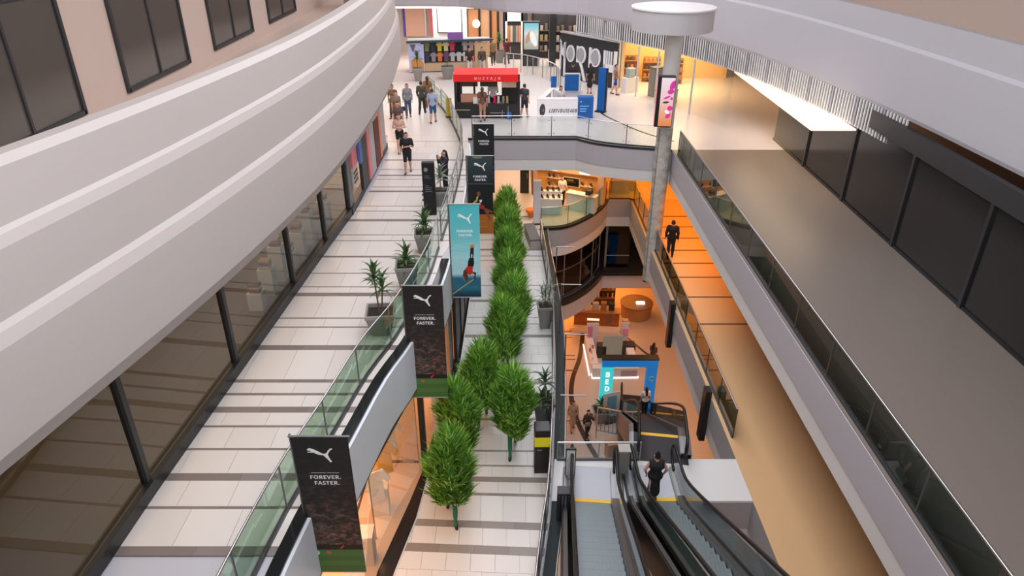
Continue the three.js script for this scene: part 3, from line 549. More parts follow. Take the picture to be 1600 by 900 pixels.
railing('curved pale green glass balustrade around the balcony by the orange shoe shop', inset(balcony, 0.12), A, { step: 1.55, glass: glassMat(0.80, 0.93, 0.90, 0.05), bolts: true, h: 1.1, postMat: M.darkSteel });
railing('glass balustrade on the short straight edge beside the curved balcony', [[5.45, -37.52], [6.6, -37.52], [6.82, -37.3], [6.82, -32.6]], A, { step: 1.4, h: 1.1, postMat: M.darkSteel });
railing('steel and dark glass railing beside the long lower walkway', inset(railEdge.filter(p => p[1] > -33), 0.1), A, { step: 1.55, h: 1.1, glass: M.glassSmoke, mid: [0.25, 0.92], postMat: M.dullSteel, rail: 0.03, post: 0.05 });
railing('dark tinted glass balustrade along the edge of the far right-hand gallery', [[6.85, -30.9], [6.85, -17.2]], A, { step: 1.7, h: 1.1, glass: M.glassSmoke, postMat: M.darkSteel });
railing('low glass guard with a steel top bar in front of the escalator landing', [[1.35, -16.2], [2.45, -16.2], [3.8, -16.2]], A, { step: 1.2, h: 0.68, glass: M.glassClear, rail: 0.028 });
railing('clear glass balustrade along the right-hand upper gallery above the escalators', [[7.38, -30.6], [7.38, -1]], B, { step: 2.1, h: 1.08, glass: M.glassSmoke });
// black pilaster boxes along the right-hand gallery fascia
for (const z of [-31.2, -25.3, -19.4]) struct('pilaster', boxUp(0.2, 2.1, 0.36, 6.6, -1.85, z), M.black);

// ---------------------------------------------------------------- dark glazed storey under the balcony
{
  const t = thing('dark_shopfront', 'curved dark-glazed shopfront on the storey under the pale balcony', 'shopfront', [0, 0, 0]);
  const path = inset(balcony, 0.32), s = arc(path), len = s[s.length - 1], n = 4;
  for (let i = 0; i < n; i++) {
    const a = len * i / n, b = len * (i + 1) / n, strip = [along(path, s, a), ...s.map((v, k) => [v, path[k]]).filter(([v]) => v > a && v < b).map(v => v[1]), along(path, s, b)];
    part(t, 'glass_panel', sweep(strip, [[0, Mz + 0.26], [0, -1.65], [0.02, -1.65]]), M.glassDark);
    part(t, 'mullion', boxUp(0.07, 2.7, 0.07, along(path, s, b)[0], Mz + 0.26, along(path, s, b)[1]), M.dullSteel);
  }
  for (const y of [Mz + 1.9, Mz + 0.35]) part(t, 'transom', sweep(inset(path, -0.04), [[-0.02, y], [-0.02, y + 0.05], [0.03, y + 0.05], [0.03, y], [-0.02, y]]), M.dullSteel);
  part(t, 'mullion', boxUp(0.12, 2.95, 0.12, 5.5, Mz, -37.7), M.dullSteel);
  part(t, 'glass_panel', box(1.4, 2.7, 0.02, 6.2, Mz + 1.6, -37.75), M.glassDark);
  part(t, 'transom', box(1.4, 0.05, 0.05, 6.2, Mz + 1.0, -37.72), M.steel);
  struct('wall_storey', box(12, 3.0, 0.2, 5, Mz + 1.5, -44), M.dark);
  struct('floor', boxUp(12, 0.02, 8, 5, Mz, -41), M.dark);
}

// ---------------------------------------------------------------- hanging banners
function cat(g, x, y, s) {                                            // the leaping-cat emblem
  const p = [[65, 190], [105, 155], [160, 175], [225, 215], [290, 265], [330, 265], [355, 240], [375, 200], [410, 165], [440, 160], [440, 180], [405, 205], [385, 240], [365, 280], [375, 330], [395, 385], [410, 410], [405, 430], [380, 432], [370, 405], [330, 345], [295, 295], [240, 292], [190, 265], [160, 245], [70, 245], [72, 230], [125, 225], [120, 210], [85, 205]];
  g.fillStyle = '#ffffff'; g.beginPath(); p.forEach(([a, b], i) => { const X = x + (a - 250) * s, Y = y + (b - 295) * s; i ? g.lineTo(X, Y) : g.moveTo(X, Y); }); g.closePath(); g.fill();
}
function slogan(g, w, y, fs, lines) {
  g.fillStyle = '#ffffff'; g.textAlign = 'center'; g.font = `bold ${fs}px sans-serif`;
  if (lines) { g.fillRect(w * 0.25, y - fs * 1.25, w * 0.27, 4); g.fillRect(w * 0.54, y - fs * 1.25, w * 0.22, 4); }
  g.fillText('FOREVER.', w / 2, y); g.fillText('FASTER.', w / 2 + fs * 0.1, y + fs * 1.15);
}
function crowdDraw(g, w, h) {
  g.fillStyle = '#211f1e'; g.fillRect(0, 0, w, h);
  for (let i = 0; i < 750; i++) { const y = h * (0.02 + 0.76 * Math.sqrt(rnd())), x = rnd() * w, k = y / h; g.globalAlpha = 0.06 + 0.62 * k * k * rnd() + (k > 0.45 ? 0.1 * rnd() : 0); g.fillStyle = ['#4a443c', '#6a6058', '#8b5a44', '#322e2b', '#a89680', '#b85a44', '#5a6258', '#c8b8a0'][Math.floor(rnd() * 7)]; g.beginPath(); g.ellipse(x, y, 10 + 34 * rnd(), 7 + 16 * rnd(), rnd() - 0.5, 0, 7); g.fill(); }
  g.globalAlpha = 1;
  g.fillStyle = '#171819'; g.fillRect(0, h * 0.78, w, h * 0.05);
  g.fillStyle = '#4a7c40'; g.fillRect(0, h * 0.82, w, h * 0.18);
  g.fillStyle = '#437038'; g.fillRect(0, h * 0.87, w, h * 0.04); g.fillRect(0, h * 0.95, w, h * 0.05);
  cat(g, w * 0.47, h * 0.12, w / 820); slogan(g, w, h * 0.285, w * 0.125, true);
  g.fillStyle = '#e8e4dc'; g.beginPath(); g.arc(w * 0.09, h * 0.845, w * 0.06, 0, 7); g.fill(); g.fillStyle = '#222'; g.beginPath(); g.arc(w * 0.09, h * 0.845, w * 0.028, 0, 7); g.fill();
  g.fillStyle = '#e0553c'; g.beginPath(); g.ellipse(w * 0.33, h * 0.843, w * 0.05, w * 0.035, 0.3, 0, 7); g.fill();
  g.strokeStyle = '#e8342c'; g.lineWidth = w * 0.03; g.beginPath(); g.moveTo(w * 0.56, h * 0.815); g.lineTo(w * 0.64, h * 0.785); g.stroke();
  g.strokeStyle = '#b8b4a8'; g.lineWidth = 4; g.beginPath(); g.arc(w * 0.4, h * 0.62, w * 0.08, 0.3, 2.6); g.stroke(); g.beginPath(); g.arc(w * 0.3, h * 0.7, w * 0.1, 0.2, 2); g.stroke();
}
function vaultDraw(g, w, h) {
  const gr = g.createLinearGradient(0, 0, 0, h);
  for (const [o, c] of [[0, '#52c4cc'], [0.3, '#6fd0d6'], [0.55, '#a6e2e6'], [0.74, '#b4e0e6'], [0.79, '#2b6a84'], [0.9, '#267084'], [1, '#143048']]) gr.addColorStop(o, c);
  g.fillStyle = gr; g.fillRect(0, 0, w, h);
  for (let i = 0; i < 60; i++) { g.globalAlpha = 0.06; g.fillStyle = '#ffffff'; g.beginPath(); g.ellipse(rnd() * w, h * (0.4 + 0.34 * rnd()), 30 + 70 * rnd(), 12 + 25 * rnd(), 0, 0, 7); g.fill(); }
  for (let i = 0; i < 25; i++) { g.globalAlpha = 0.1; g.fillStyle = '#5fb0b4'; g.beginPath(); g.ellipse(rnd() * w, h * (0.88 + 0.05 * rnd()), 40 + 50 * rnd(), 5 + 8 * rnd(), 0, 0, 7); g.fill(); }
  g.globalAlpha = 1;
  cat(g, w * 0.5, h * 0.145, w / 780); slogan(g, w, h * 0.285, w * 0.13, false);
  // a pole vaulter, head down
  const poly = (c, pts) => { g.fillStyle = c; g.beginPath(); pts.forEach(([a, b], i) => i ? g.lineTo(a * w, b * h) : g.moveTo(a * w, b * h)); g.closePath(); g.fill(); };
  poly('#e0803a', [[0.66, 0.42], [0.79, 0.415], [0.8, 0.45], [0.74, 0.46], [0.66, 0.455]]);
  poly('#1c1a20', [[0.67, 0.45], [0.78, 0.45], [0.77, 0.53], [0.74, 0.57], [0.65, 0.57], [0.64, 0.53]]);
  poly('#d8d4d0', [[0.68, 0.52], [0.73, 0.52], [0.72, 0.57], [0.68, 0.57]]);
  poly('#15131a', [[0.62, 0.56], [0.77, 0.56], [0.78, 0.62], [0.74, 0.66], [0.55, 0.655], [0.57, 0.6]]);
  poly('#cf2a26', [[0.55, 0.65], [0.74, 0.655], [0.72, 0.7], [0.74, 0.73], [0.62, 0.75], [0.48, 0.73], [0.44, 0.69]]);
  poly('#5a3a2c', [[0.4, 0.7], [0.5, 0.69], [0.56, 0.77], [0.53, 0.81], [0.44, 0.81], [0.36, 0.78]]);
  poly('#8a7a66', [[0.36, 0.76], [0.42, 0.77], [0.44, 0.82], [0.38, 0.8]]);
  poly('#3a2018', [[0.74, 0.715], [0.84, 0.72], [0.8, 0.8], [0.75, 0.805], [0.78, 0.74], [0.72, 0.735]]);
  g.strokeStyle = '#d8b26a'; g.lineWidth = w * 0.028; g.beginPath(); g.moveTo(w * 0.76, h * 0.795); g.lineTo(0, h * 0.965); g.stroke();
}
function runnerDraw(g, w, h) {
  g.fillStyle = '#1c2426'; g.fillRect(0, 0, w, h);
  const gr = g.createLinearGradient(0, 0, 0, h * 0.35); gr.addColorStop(0, '#39494a'); gr.addColorStop(1, '#1b2224'); g.fillStyle = gr; g.fillRect(0, 0, w, h * 0.45);
  g.fillStyle = '#c8c0a0'; g.globalAlpha = 0.5; g.beginPath(); g.ellipse(w * 0.4, h * 0.01, w * 0.2, h * 0.02, 0, 0, 7); g.fill(); g.globalAlpha = 1;
  g.fillStyle = '#5a6a60'; g.fillRect(0, h * 0.34, w, h * 0.008);
  g.fillStyle = '#15181a'; g.fillRect(0, h * 0.35, w, h * 0.38);
  g.fillStyle = '#b06a2a'; g.fillRect(0, h * 0.74, w, h * 0.26);
  g.fillStyle = '#d8c0a0'; g.fillRect(w * 0.3, h * 0.83, w * 0.4, 4); g.fillRect(w * 0.25, h * 0.9, w * 0.5, 5);
  cat(g, w * 0.5, h * 0.13, w / 780); slogan(g, w, h * 0.265, w * 0.125, false);
  const poly = (c, pts) => { g.fillStyle = c; g.beginPath(); pts.forEach(([a, b], i) => i ? g.lineTo(a * w, b * h) : g.moveTo(a * w, b * h)); g.closePath(); g.fill(); };
  poly('#7a4a34', [[0.34, 0.45], [0.48, 0.44], [0.5, 0.49], [0.38, 0.51]]);
  poly('#17151a', [[0.34, 0.51], [0.66, 0.5], [0.7, 0.58], [0.62, 0.62], [0.42, 0.61]]);
  poly('#e8e4dc', [[0.44, 0.55], [0.56, 0.545], [0.54, 0.58], [0.47, 0.585]]);
  poly('#c8c060', [[0.34, 0.51], [0.42, 0.5], [0.36, 0.57], [0.2, 0.6], [0.2, 0.58], [0.32, 0.55]]);
  poly('#b02a22', [[0.42, 0.61], [0.64, 0.62], [0.66, 0.67], [0.44, 0.665]]);
  poly('#8a4f34', [[0.6, 0.66], [0.72, 0.66], [0.98, 0.7], [0.96, 0.72], [0.8, 0.71], [0.9, 0.8], [0.84, 0.82]]);
}
function plainDraw(g, w, h) {
  g.fillStyle = '#1b1d1f'; g.fillRect(0, 0, w, h); cat(g, w * 0.47, h * 0.11, w / 780); slogan(g, w, h * 0.25, w * 0.125, false);
  g.fillStyle = '#23487e'; for (const y of [0.6, 0.68, 0.75]) g.fillRect(w * 0.84, h * y, w * 0.12, h * 0.045);
}
function banner(label, x, y, z, w, h, draw, turn, edge) {
  const t = thing('hanging_banner', label, 'banner', [x, y, z], turn);
  part(t, 'fabric', box(w, h, 0.014, 0, h / 2, 0), draw);
  part(t, 'top_rod', bar([-w / 2 - 0.04, h + 0.015, 0], [w / 2 + 0.04, h + 0.015, 0], 0.02), M.dullSteel);
  part(t, 'bottom_rod', bar([-w / 2, -0.012, 0], [w / 2, -0.012, 0], 0.016), M.dullSteel);
  part(t, 'bracket_pole', bar([-w / 2 - 0.03, B - 1.0 - y, -0.05], [-w / 2 - 0.03, h + 0.02, -0.05], 0.022), M.dullSteel);
  return t;
}
const crowdMat = printMat(512, 1792, crowdDraw), vaultMat = printMat(512, 1792, vaultDraw), runnerMat = printMat(512, 1792, runnerDraw), plainMat = printMat(512, 1792, plainDraw);
banner('black crowd-print banner with a grass-green foot, hanging nearest the bottom of the walkway', -3.28, 3.34, -9.4, 0.97, 3.3, crowdMat, 0);
banner('black crowd-print banner with white leaping cat and green foot beside the pale fascia', -2.19, 3.02, -15.3, 0.97, 3.36, crowdMat, 0);
banner('turquoise banner showing an upside-down pole vaulter in a red shirt', -1.37, 4.02, -19, 0.86, 3.02, vaultMat, 0);
banner('dark banner with a runner above an orange track, behind the turquoise one', -1.13, 3.9, -24, 0.9, 2.96, runnerMat, 0);
banner('plain black banner with white emblem, farthest of the hanging banners', -1.13, 4.0, -28, 0.82, 2.88, plainMat, 0);

// bare banner brackets along the lower walkway rail
[[1.86, -26.7, 0.72], [1.85, -23.4, 0.74], [1.78, -19.9, 0.72], [1.42, -16.6, 0.72]].forEach(([x, z, w], i) => {
  const t = thing('banner_bracket', ['bare right-angled steel banner arm standing nearest the dark balcony glass', 'bare right-angled steel banner arm beside the leafy grey planter', 'bare right-angled steel banner arm above the curved floor strip', 'bare right-angled steel banner arm nearest the escalator landing'][i], 'bracket', [x, 0, z]);
  part(t, 'pole', bar([0, -0.9, 0], [0, 2.1, 0], 0.024), M.dullSteel); part(t, 'arm', bar([-0.02, 2.1, 0], [w, 2.1, 0.02], 0.02), M.dullSteel);
  part(t, 'mount', box(0.1, 0.12, 0.1, -0.05, -0.5, 0), M.darkSteel);
});

// ---------------------------------------------------------------- the procession of grassy walkers
treeWalker('front person of the procession inside a shaggy grass tree costume beside the black plinth', -1.62, -13.95, 0.1, 0, 1, 0.99);
treeWalker('second grass-costumed person, half hidden behind the front one next to the shop glass', -1.52, -16.0, -0.1, 1, 0, 0.99);
treeWalker('grass-costumed person striding alone on the bin side, nearest the black bin', 0.02, -16.62, 0.05, 2, 0, 1.0);
treeWalker('grass-costumed person under the turquoise banner with one green leg stepping forward', -0.95, -18.0, -0.05, 0, 0, 1.0);
[[-0.24, -20.7, 1, 'behind the pair of leading walkers'], [0.05, -22.4, 2, 'level with the leafy planter at the rail'], [-0.1, -24.3, 0, 'just past the leafy planter, fourth from the far end'], [-0.1, -26.4, 1, 'third from the far end of the line'], [-0.2, -28.8, 2, 'second from the far end, near the grey bench'], [-0.28, -31.2, 0, 'last in the line, beside the dark runner banner']].forEach(([x, z, k, where], i) => treeWalker('grass-costumed person in single file, ' + where, x, z, rr(-0.4, 0.4), k, i % 3, 1.0));

// ---------------------------------------------------------------- planters
planter('dark pot with a round clump of leaves and a spiky stem above the black bin', 0.98, 0, -17.85, { w: 0.62, h: 1.0, crowns: [[0.05, 1.75, -0.05, 22, 0.9], [-0.06, 1.2, 0.08, 18, 0.75], [0.14, 1.15, 0.04, 14, 0.7]], tone: 'dark', pot: M.potDark });
planter('tall grey pot with pale feathery leaves beside the lower walkway rail', 1.28, 0, -23.8, { w: 0.58, h: 1.0, crowns: [[0, 1.55, 0, 30, 1.1], [0.2, 1.75, 0, 14, 1.1], [-0.15, 1.65, 0.05, 12, 1]], tone: 'grey', fine: true });
planter('grey square pot with two bare stems and tall leafy heads, nearest on the upper walkway', -3.38, B, -15.75, { w: 0.72, h: 0.66, pot: std(0.38, 0.36, 0.33, 0.55), crowns: [[-0.08, 1.72, 0, 30, 0.9], [0.12, 1.45, 0.05, 20, 0.85]], tone: 'green' });
planter('grey tall pot with a bushy dark green plant behind the nearest upper planter', -2.98, B, -18.0, { w: 0.62, h: 0.85, crowns: [[0, 1.15, 0, 28, 0.9], [-0.05, 0.98, 0.05, 14, 0.9]], tone: 'green' });
planter('low pot of spreading leaves at the foot of the black display pillar', -2.78, B, -20.6, { w: 0.6, h: 0.7, crowns: [[0, 1.15, 0, 26, 0.95], [0.05, 0.95, 0.05, 16, 0.9]], tone: 'green' });
planter('pale strappy potted plant beside the hooded person at the rail', -2.62, B, -24.6, { w: 0.55, h: 0.6, crowns: [[0, 1.2, 0, 28, 1.0]], tone: 'grey' });
planter('small grey pot with green leaves at the foot of the cyan arch', 4.55, L, -28.9, { w: 0.8, h: 0.75, crowns: [[0, 1.15, 0, 18, 1.0], [0.15, 1.2, 0.1, 10, 1]], tone: 'green' });
planter('tall potted grass beside the striped clothes kiosk on the far floor', -5.9, B, -45.6, { w: 0.6, h: 0.8, crowns: [[0, 1.5, 0, 24, 1.2]], tone: 'green' });
planter('square planter with short grass in front of the clothes kiosk', -4.1, B, -46.2, { w: 0.8, h: 0.8, crowns: [[0, 1.1, 0, 24, 0.8]], tone: 'green', fine: true });
planter('green grassy planter by the pale barrier posts on the far floor', -0.9, B, -51.5, { w: 0.7, h: 0.8, crowns: [[0, 1.6, 0, 26, 1.2]], tone: 'green' });

// ---------------------------------------------------------------- bin, bench, display pillar on the walkways
{
  const t = thing('litter_bin', 'tall black litter bin with a bright yellow band beside the walkway rail', 'bin', [0.86, 0, -15.85], 0.03);
  part(t, 'body', rbox(0.44, 1.0, 0.44, 0.02, 0, 0.5, 0), M.black); part(t, 'band', box(0.45, 0.34, 0.45, 0, 1.17, 0), std(0.88, 0.86, 0.015, 0.5), 'bright yellow band');
  part(t, 'lid', rbox(0.45, 0.26, 0.45, 0.03, 0, 1.46, 0), M.black); part(t, 'label_plate', box(0.13, 0.04, 0.01, -0.08, 0.88, 0.223), std(0.2, 0.2, 0.2));
}
{
  const t = thing('bench', 'grey boxy bench standing against the lower walkway rail', 'bench', [0.98, 0, -31.9], 0.14);
  part(t, 'seat', rbox(0.52, 0.1, 2.0, 0.02, 0, 0.47, 0), std(0.16, 0.155, 0.16)); part(t, 'base', box(0.46, 0.4, 1.9, 0, 0.2, 0), std(0.28, 0.26, 0.25)); part(t, 'end_panel', box(0.5, 0.42, 0.04, 0, 0.21, 1.0), std(0.38, 0.34, 0.31));
}
{
  const t = thing('display_pillar', 'tall black information pillar with small white print on the upper walkway', 'sign', [-2.92, B, -23.7], 0.05);
  part(t, 'body', rbox(0.44, 1.95, 0.2, 0.015, 0, 0.98, 0), M.black);
  part(t, 'screen', plane(0.4, 1.8).translate(0, 0.98, 0.102), printMat(256, 1024, (g, w, h) => { g.fillStyle = '#0b0b0c'; g.fillRect(0, 0, w, h); g.fillStyle = '#8b8d90'; g.beginPath(); g.arc(w * 0.3, h * 0.1, w * 0.17, 0, 7); g.fill(); g.fillStyle = '#7a7c80'; for (const [y, l] of [[0.22, 0.4], [0.26, 0.5], [0.42, 0.35], [0.46, 0.55], [0.5, 0.5], [0.54, 0.6]]) g.fillRect(w * 0.16, h * y, w * l, h * 0.012); }));
  for (const y of [0.55, 0.75, 0.88]) part(t, 'knob', box(0.05, 0.05, 0.08, -0.24, y, 0), M.black);
}

// ---------------------------------------------------------------- shopfronts along the left of the lower walkway
lightPanel(-5.2, 3.12, -12.5, 2.6, 7, '#ffb878', LIGHTS.shopWarm, 'ceiling_light_panel');
lightPanel(-4.6, 3.12, -23, 2.4, 8, '#ffb070', LIGHTS.shopWarm, 'ceiling_light_panel');
struct('wall_shop', boxUp(0.2, 3.2, 40, -8.2, 0, -18), std(0.80, 0.55, 0.33, 0.7));
struct('wall_shop', boxUp(5.2, 3.2, 0.16, -5.4, 0, -16.3), std(0.72, 0.56, 0.46, 0.7));
struct('wall_shop', boxUp(5.2, 3.2, 0.16, -5.0, 0, -30), std(0.72, 0.56, 0.46, 0.7));
struct('wall_shop', boxUp(5.2, 3.2, 0.16, -6.0, 0, -7), std(0.72, 0.56, 0.46, 0.7));
{
  const t = thing('shopfront', 'tall clear glass shopfront with black posts under the pale fascia', 'shopfront', [0, 0, 0]);
  const line = [[-3.35, -9.6], [-3.28, -12.14], [-2.82, -14.4], [-2.57, -15.72]];
  for (let i = 0; i < 3; i++) { const [a, b] = [line[i], line[i + 1]]; part(t, 'glass_pane', sweep([a, b], [[0, 0.06], [0, 3.15], [0.012, 3.15]]), M.glassClear); }
  part(t, 'post', boxUp(0.16, 3.4, 0.16, -2.53, 0, -15.75), M.black);
  part(t, 'head_frame', sweep(line, [[-0.02, 3.16], [-0.02, 3.2], [0.02, 3.2], [0.02, 3.16]]), M.brown);
  part(t, 'door_rail', box(0.9, 0.07, 0.05, -3.15, 0.35, -15.75), M.brown); part(t, 'door_handle', box(0.32, 0.12, 0.06, -3.0, 0.45, -15.7), std(0.4, 0.33, 0.3));
}
{
  const t = thing('shopfront', 'black-panelled second shopfront with a narrow lit slot past the crowd banner', 'shopfront', [0, 0, 0]);
  part(t, 'return_panel', boxUp(0.3, 3.1, 0.5, -2.2, 0.03, -16.9), M.white);
  part(t, 'glass_pane', sweep([[-2.28, -17.2], [-2.1, -19.4]], [[0, 0.06], [0, 3.15], [0.012, 3.15]]), M.glassClear);
  for (let i = 0; i < 5; i++) { const z = -19.5 - i * 1.75; part(t, 'panel', boxUp(0.12, 3.1, 1.7, table(plinthR, z) - 0.12, 0.03, z - 0.85), i === 1 ? M.dark : M.black); }
  part(t, 'lit_slot', boxUp(0.02, 1.9, 0.2, table(plinthR, -19.4) - 0.03, 0.9, -19.42), std(0.75, 0.35, 0.06, 0.5));
  for (const z of [-19.45, -28.2]) part(t, 'post', boxUp(0.14, 3.1, 0.08, table(plinthR, z) - 0.1, 0.02, z), M.white);
  part(t, 'poster', box(0.04, 1.4, 0.9, -2.35, 1.6, -17.9), M.orangePaint); part(t, 'poster', box(0.05, 0.35, 0.9, -2.34, 0.7, -17.9), std(0.15, 0.4, 0.55));
}
{
  const cube = thing('display_plinth', 'white display cube inside the glass shop, deeper of the two', 'plinth', [-3.55, 0, -14.2], 0.1);
  part(cube, 'block', boxUp(0.42, 0.95, 0.42), std(0.72, 0.70, 0.70)); part(cube, 'top_board', boxUp(0.46, 0.04, 0.46, 0, 0.95, 0), M.white);
  cloneThing(cube, 'white display cube inside the glass shop, nearer the lower edge of the photo', [-3.66, 0, -12.55], 0.05);
  const garment = (x, z, y, c, label) => { const t = thing('hanging_garment', label, 'garment', [x, y, z], 0.6); const s = new THREE.Shape([[-.2, 0], [.22, 0], [.2, .7], [.34, .5], [.42, .6], [.24, .95], [.07, 1], [-.07, 1], [-.24, .95], [-.42, .6], [-.34, .5], [-.2, .7]].map(p => new THREE.Vector2(...p))); part(t, 'cloth', new THREE.ExtrudeGeometry(s, { depth: 0.07, bevelEnabled: true, bevelSize: 0.02, bevelThickness: 0.02, bevelSegments: 1 }), cloth(c)); part(t, 'hanger', bar([-0.2, 1.02, 0.03], [0.2, 1.02, 0.03], 0.012), M.dullSteel); return t; };
  garment(-3.45, -15.3, 1.2, [0.8, 0.78, 0.75], 'white garment hanging highest in the glass shop');
  garment(-3.5, -14.75, 0.85, [0.78, 0.42, 0.06], 'mustard yellow garment hanging in the glass shop');
  garment(-3.6, -13.9, 0.7, [0.82, 0.8, 0.78], 'white garment hanging lowest in the glass shop');
  solo('garment_rail', 'steel garment rail carrying the white and mustard clothes', 'rail', merge([bar([-3.55, 2.3, -15.9], [-3.55, 2.3, -13.2], 0.02), bar([-3.55, 0, -15.9], [-3.55, 2.3, -15.9], 0.02), bar([-3.55, 0, -13.2], [-3.55, 2.3, -13.2], 0.02)]), M.dullSteel);
}

// ---------------------------------------------------------------- shopfronts along the left of the upper walkway
lightPanel(-8.6, 8.3, -14, 3.2, 14, '#ffd2a4', 0.8, 'ceiling_light_panel');
lightPanel(-8.4, 8.3, -29, 3.2, 10, '#ffc890', 1.5, 'ceiling_light_panel');
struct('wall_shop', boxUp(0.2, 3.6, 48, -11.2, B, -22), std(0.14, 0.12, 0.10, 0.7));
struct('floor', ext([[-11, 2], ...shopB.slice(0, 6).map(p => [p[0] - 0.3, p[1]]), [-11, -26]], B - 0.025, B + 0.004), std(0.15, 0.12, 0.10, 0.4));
{
  const t = thing('shopfront', 'dark-framed upper shopfront with pink window posters opposite the glass balustrade', 'shopfront', [0, 0, 0]);
  const base = z => table(shopB, z);
  for (const [a, b] of [[-2, -6], [-6, -10], [-10, -14], [-14, -18], [-18, -21], [-21, -23.6]]) {
    part(t, 'glass_pane', sweep([[base(a) - 0.1, a - 0.06], [base(b) - 0.1, b + 0.06]], [[0, B + 0.3], [0, B + 3.55], [0.012, B + 3.55]]), M.glassSmoke);
    part(t, 'post', boxUp(0.14, 3.7, 0.14, base(b) - 0.1, B, b), M.dark);
    part(t, 'plinth', strut([base(a) - 0.08, B + 0.14, a], [base(b) - 0.08, B + 0.14, b], 0.22, 0.28), M.black);
  }
  part(t, 'plinth', strut([base(-23.6) - 0.06, B + 0.14, -23.6], [base(-31.5) - 0.06, B + 0.14, -31.5], 0.22, 0.28), M.black);
  for (const [z, d, y0, h, m, n] of [[-23.9, 0.55, 0, 3.5, std(0.16, 0.155, 0.155, 0.5), 'wall_panel'], [-24.75, 1.0, 1.5, 2.0, M.pink, 'poster'], [-24.6, 0.85, 0.75, 0.75, std(0.55, 0.5, 0.42), 'notice_board'], [-25.9, 1.1, 0.3, 3.0, M.dark, 'door_leaf'], [-26.7, 0.35, 0.3, 2.2, M.pink, 'poster'], [-27.4, 0.9, 0.3, 3.2, std(0.42, 0.39, 0.38, 0.4), 'wall_panel'], [-28.5, 1.0, 0.3, 1.9, std(0.12, 0.02, 0.025), 'wall_panel'], [-28.5, 1.0, 2.2, 1.3, std(0.5, 0.47, 0.45), 'wall_panel'], [-29.4, 0.3, 0.3, 3.3, M.orangePaint, 'wall_panel'], [-30.4, 1.3, 0.3, 3.2, std(0.45, 0.42, 0.42), 'wall_panel']])
    part(t, n, boxUp(0.12, h, d, base(z) - 0.08, B + y0, z), m);
  for (const k of [0, 1, 2]) part(t, 'print_line', box(0.02, 0.07, 0.6, base(-24.6) - 0.01, B + 1.3 - k * 0.17, -24.6), M.dark);
  part(t, 'sign_band', strut([base(-24) - 0.05, B + 3.35, -24.1], [base(-28.4) - 0.05, B + 3.35, -28.4], 0.06, 0.35), M.pink);
  part(t, 'poster', boxUp(0.1, 1.1, 0.4, base(-25.3) + 0.0, B + 1.4, -25.3), std(0.1, 0.2, 0.5));
  part(t, 'head_panel', strut([base(-2), B + 3.75, -2], [base(-24), B + 3.75, -24], 0.2, 0.5), std(0.22, 0.21, 0.21));
}
const ORD = ['first', 'second', 'third', 'fourth', 'fifth', 'sixth', 'seventh', 'eighth'];
// shoes and bags behind the upper glass, little heaps on shelves
for (let i = 0; i < 8; i++) {
  const z = -17 - i * 0.85, x = table(shopB, z) - 0.75;
  const t = thing('display_stand', `window display stand of folded goods, number ${i + 1} from the near end of the upper shop window`, 'stand', [x, B, z]);
  t.userData.label = `${ORD[i]} window stand of folded goods in the upper shop, counting from the near end`; t.userData.group = 'window stands in the upper shop';
  part(t, 'block', boxUp(0.4, 0.5 + 0.3 * (i % 3), 0.4), M.white); for (let k = 0; k < 3; k++) part(t, 'folded_goods', rbox(0.3, 0.08, 0.26, 0.02, 0, 0.55 + 0.3 * (i % 3) + k * 0.085, 0), cloth([[0.5, 0.3, 0.2], [0.6, 0.55, 0.5], [0.2, 0.1, 0.1]][(k + i) % 3]));
}
// storey above, left: plain wall with recessed lit windows
struct('wall_upper', boxUp(0.3, 9.4, 62, -10.8, C, -28), std(0.58, 0.45, 0.38, 0.7));
for (let i = 0; i < 5; i++) { const t = thing('shop_window', `wide upper shop window with warm light, window ${i + 1} on the top storey`, 'window', [-10.62, C, -9 - i * 6.5]); t.userData.label = `${ORD[i]} wide dark-framed window in the beige top storey wall, counting away from the viewer`; t.userData.group = 'windows of the top storey'; part(t, 'frame', merge([boxUp(0.1, 0.12, 4.2, 0, 0.4, 0), boxUp(0.1, 0.12, 4.2, 0, 3.2, 0), boxUp(0.1, 2.9, 0.12, 0, 0.4, -2.1), boxUp(0.1, 2.9, 0.12, 0, 0.4, 2.1), boxUp(0.08, 2.9, 0.08, 0, 0.4, 0)]), M.dark); for (const s of [-1, 1]) part(t, 'pane', boxUp(0.03, 2.7, 2.0, -0.02, 0.5, s * 1.03), std(0.10, 0.085, 0.075, 0.1)); }

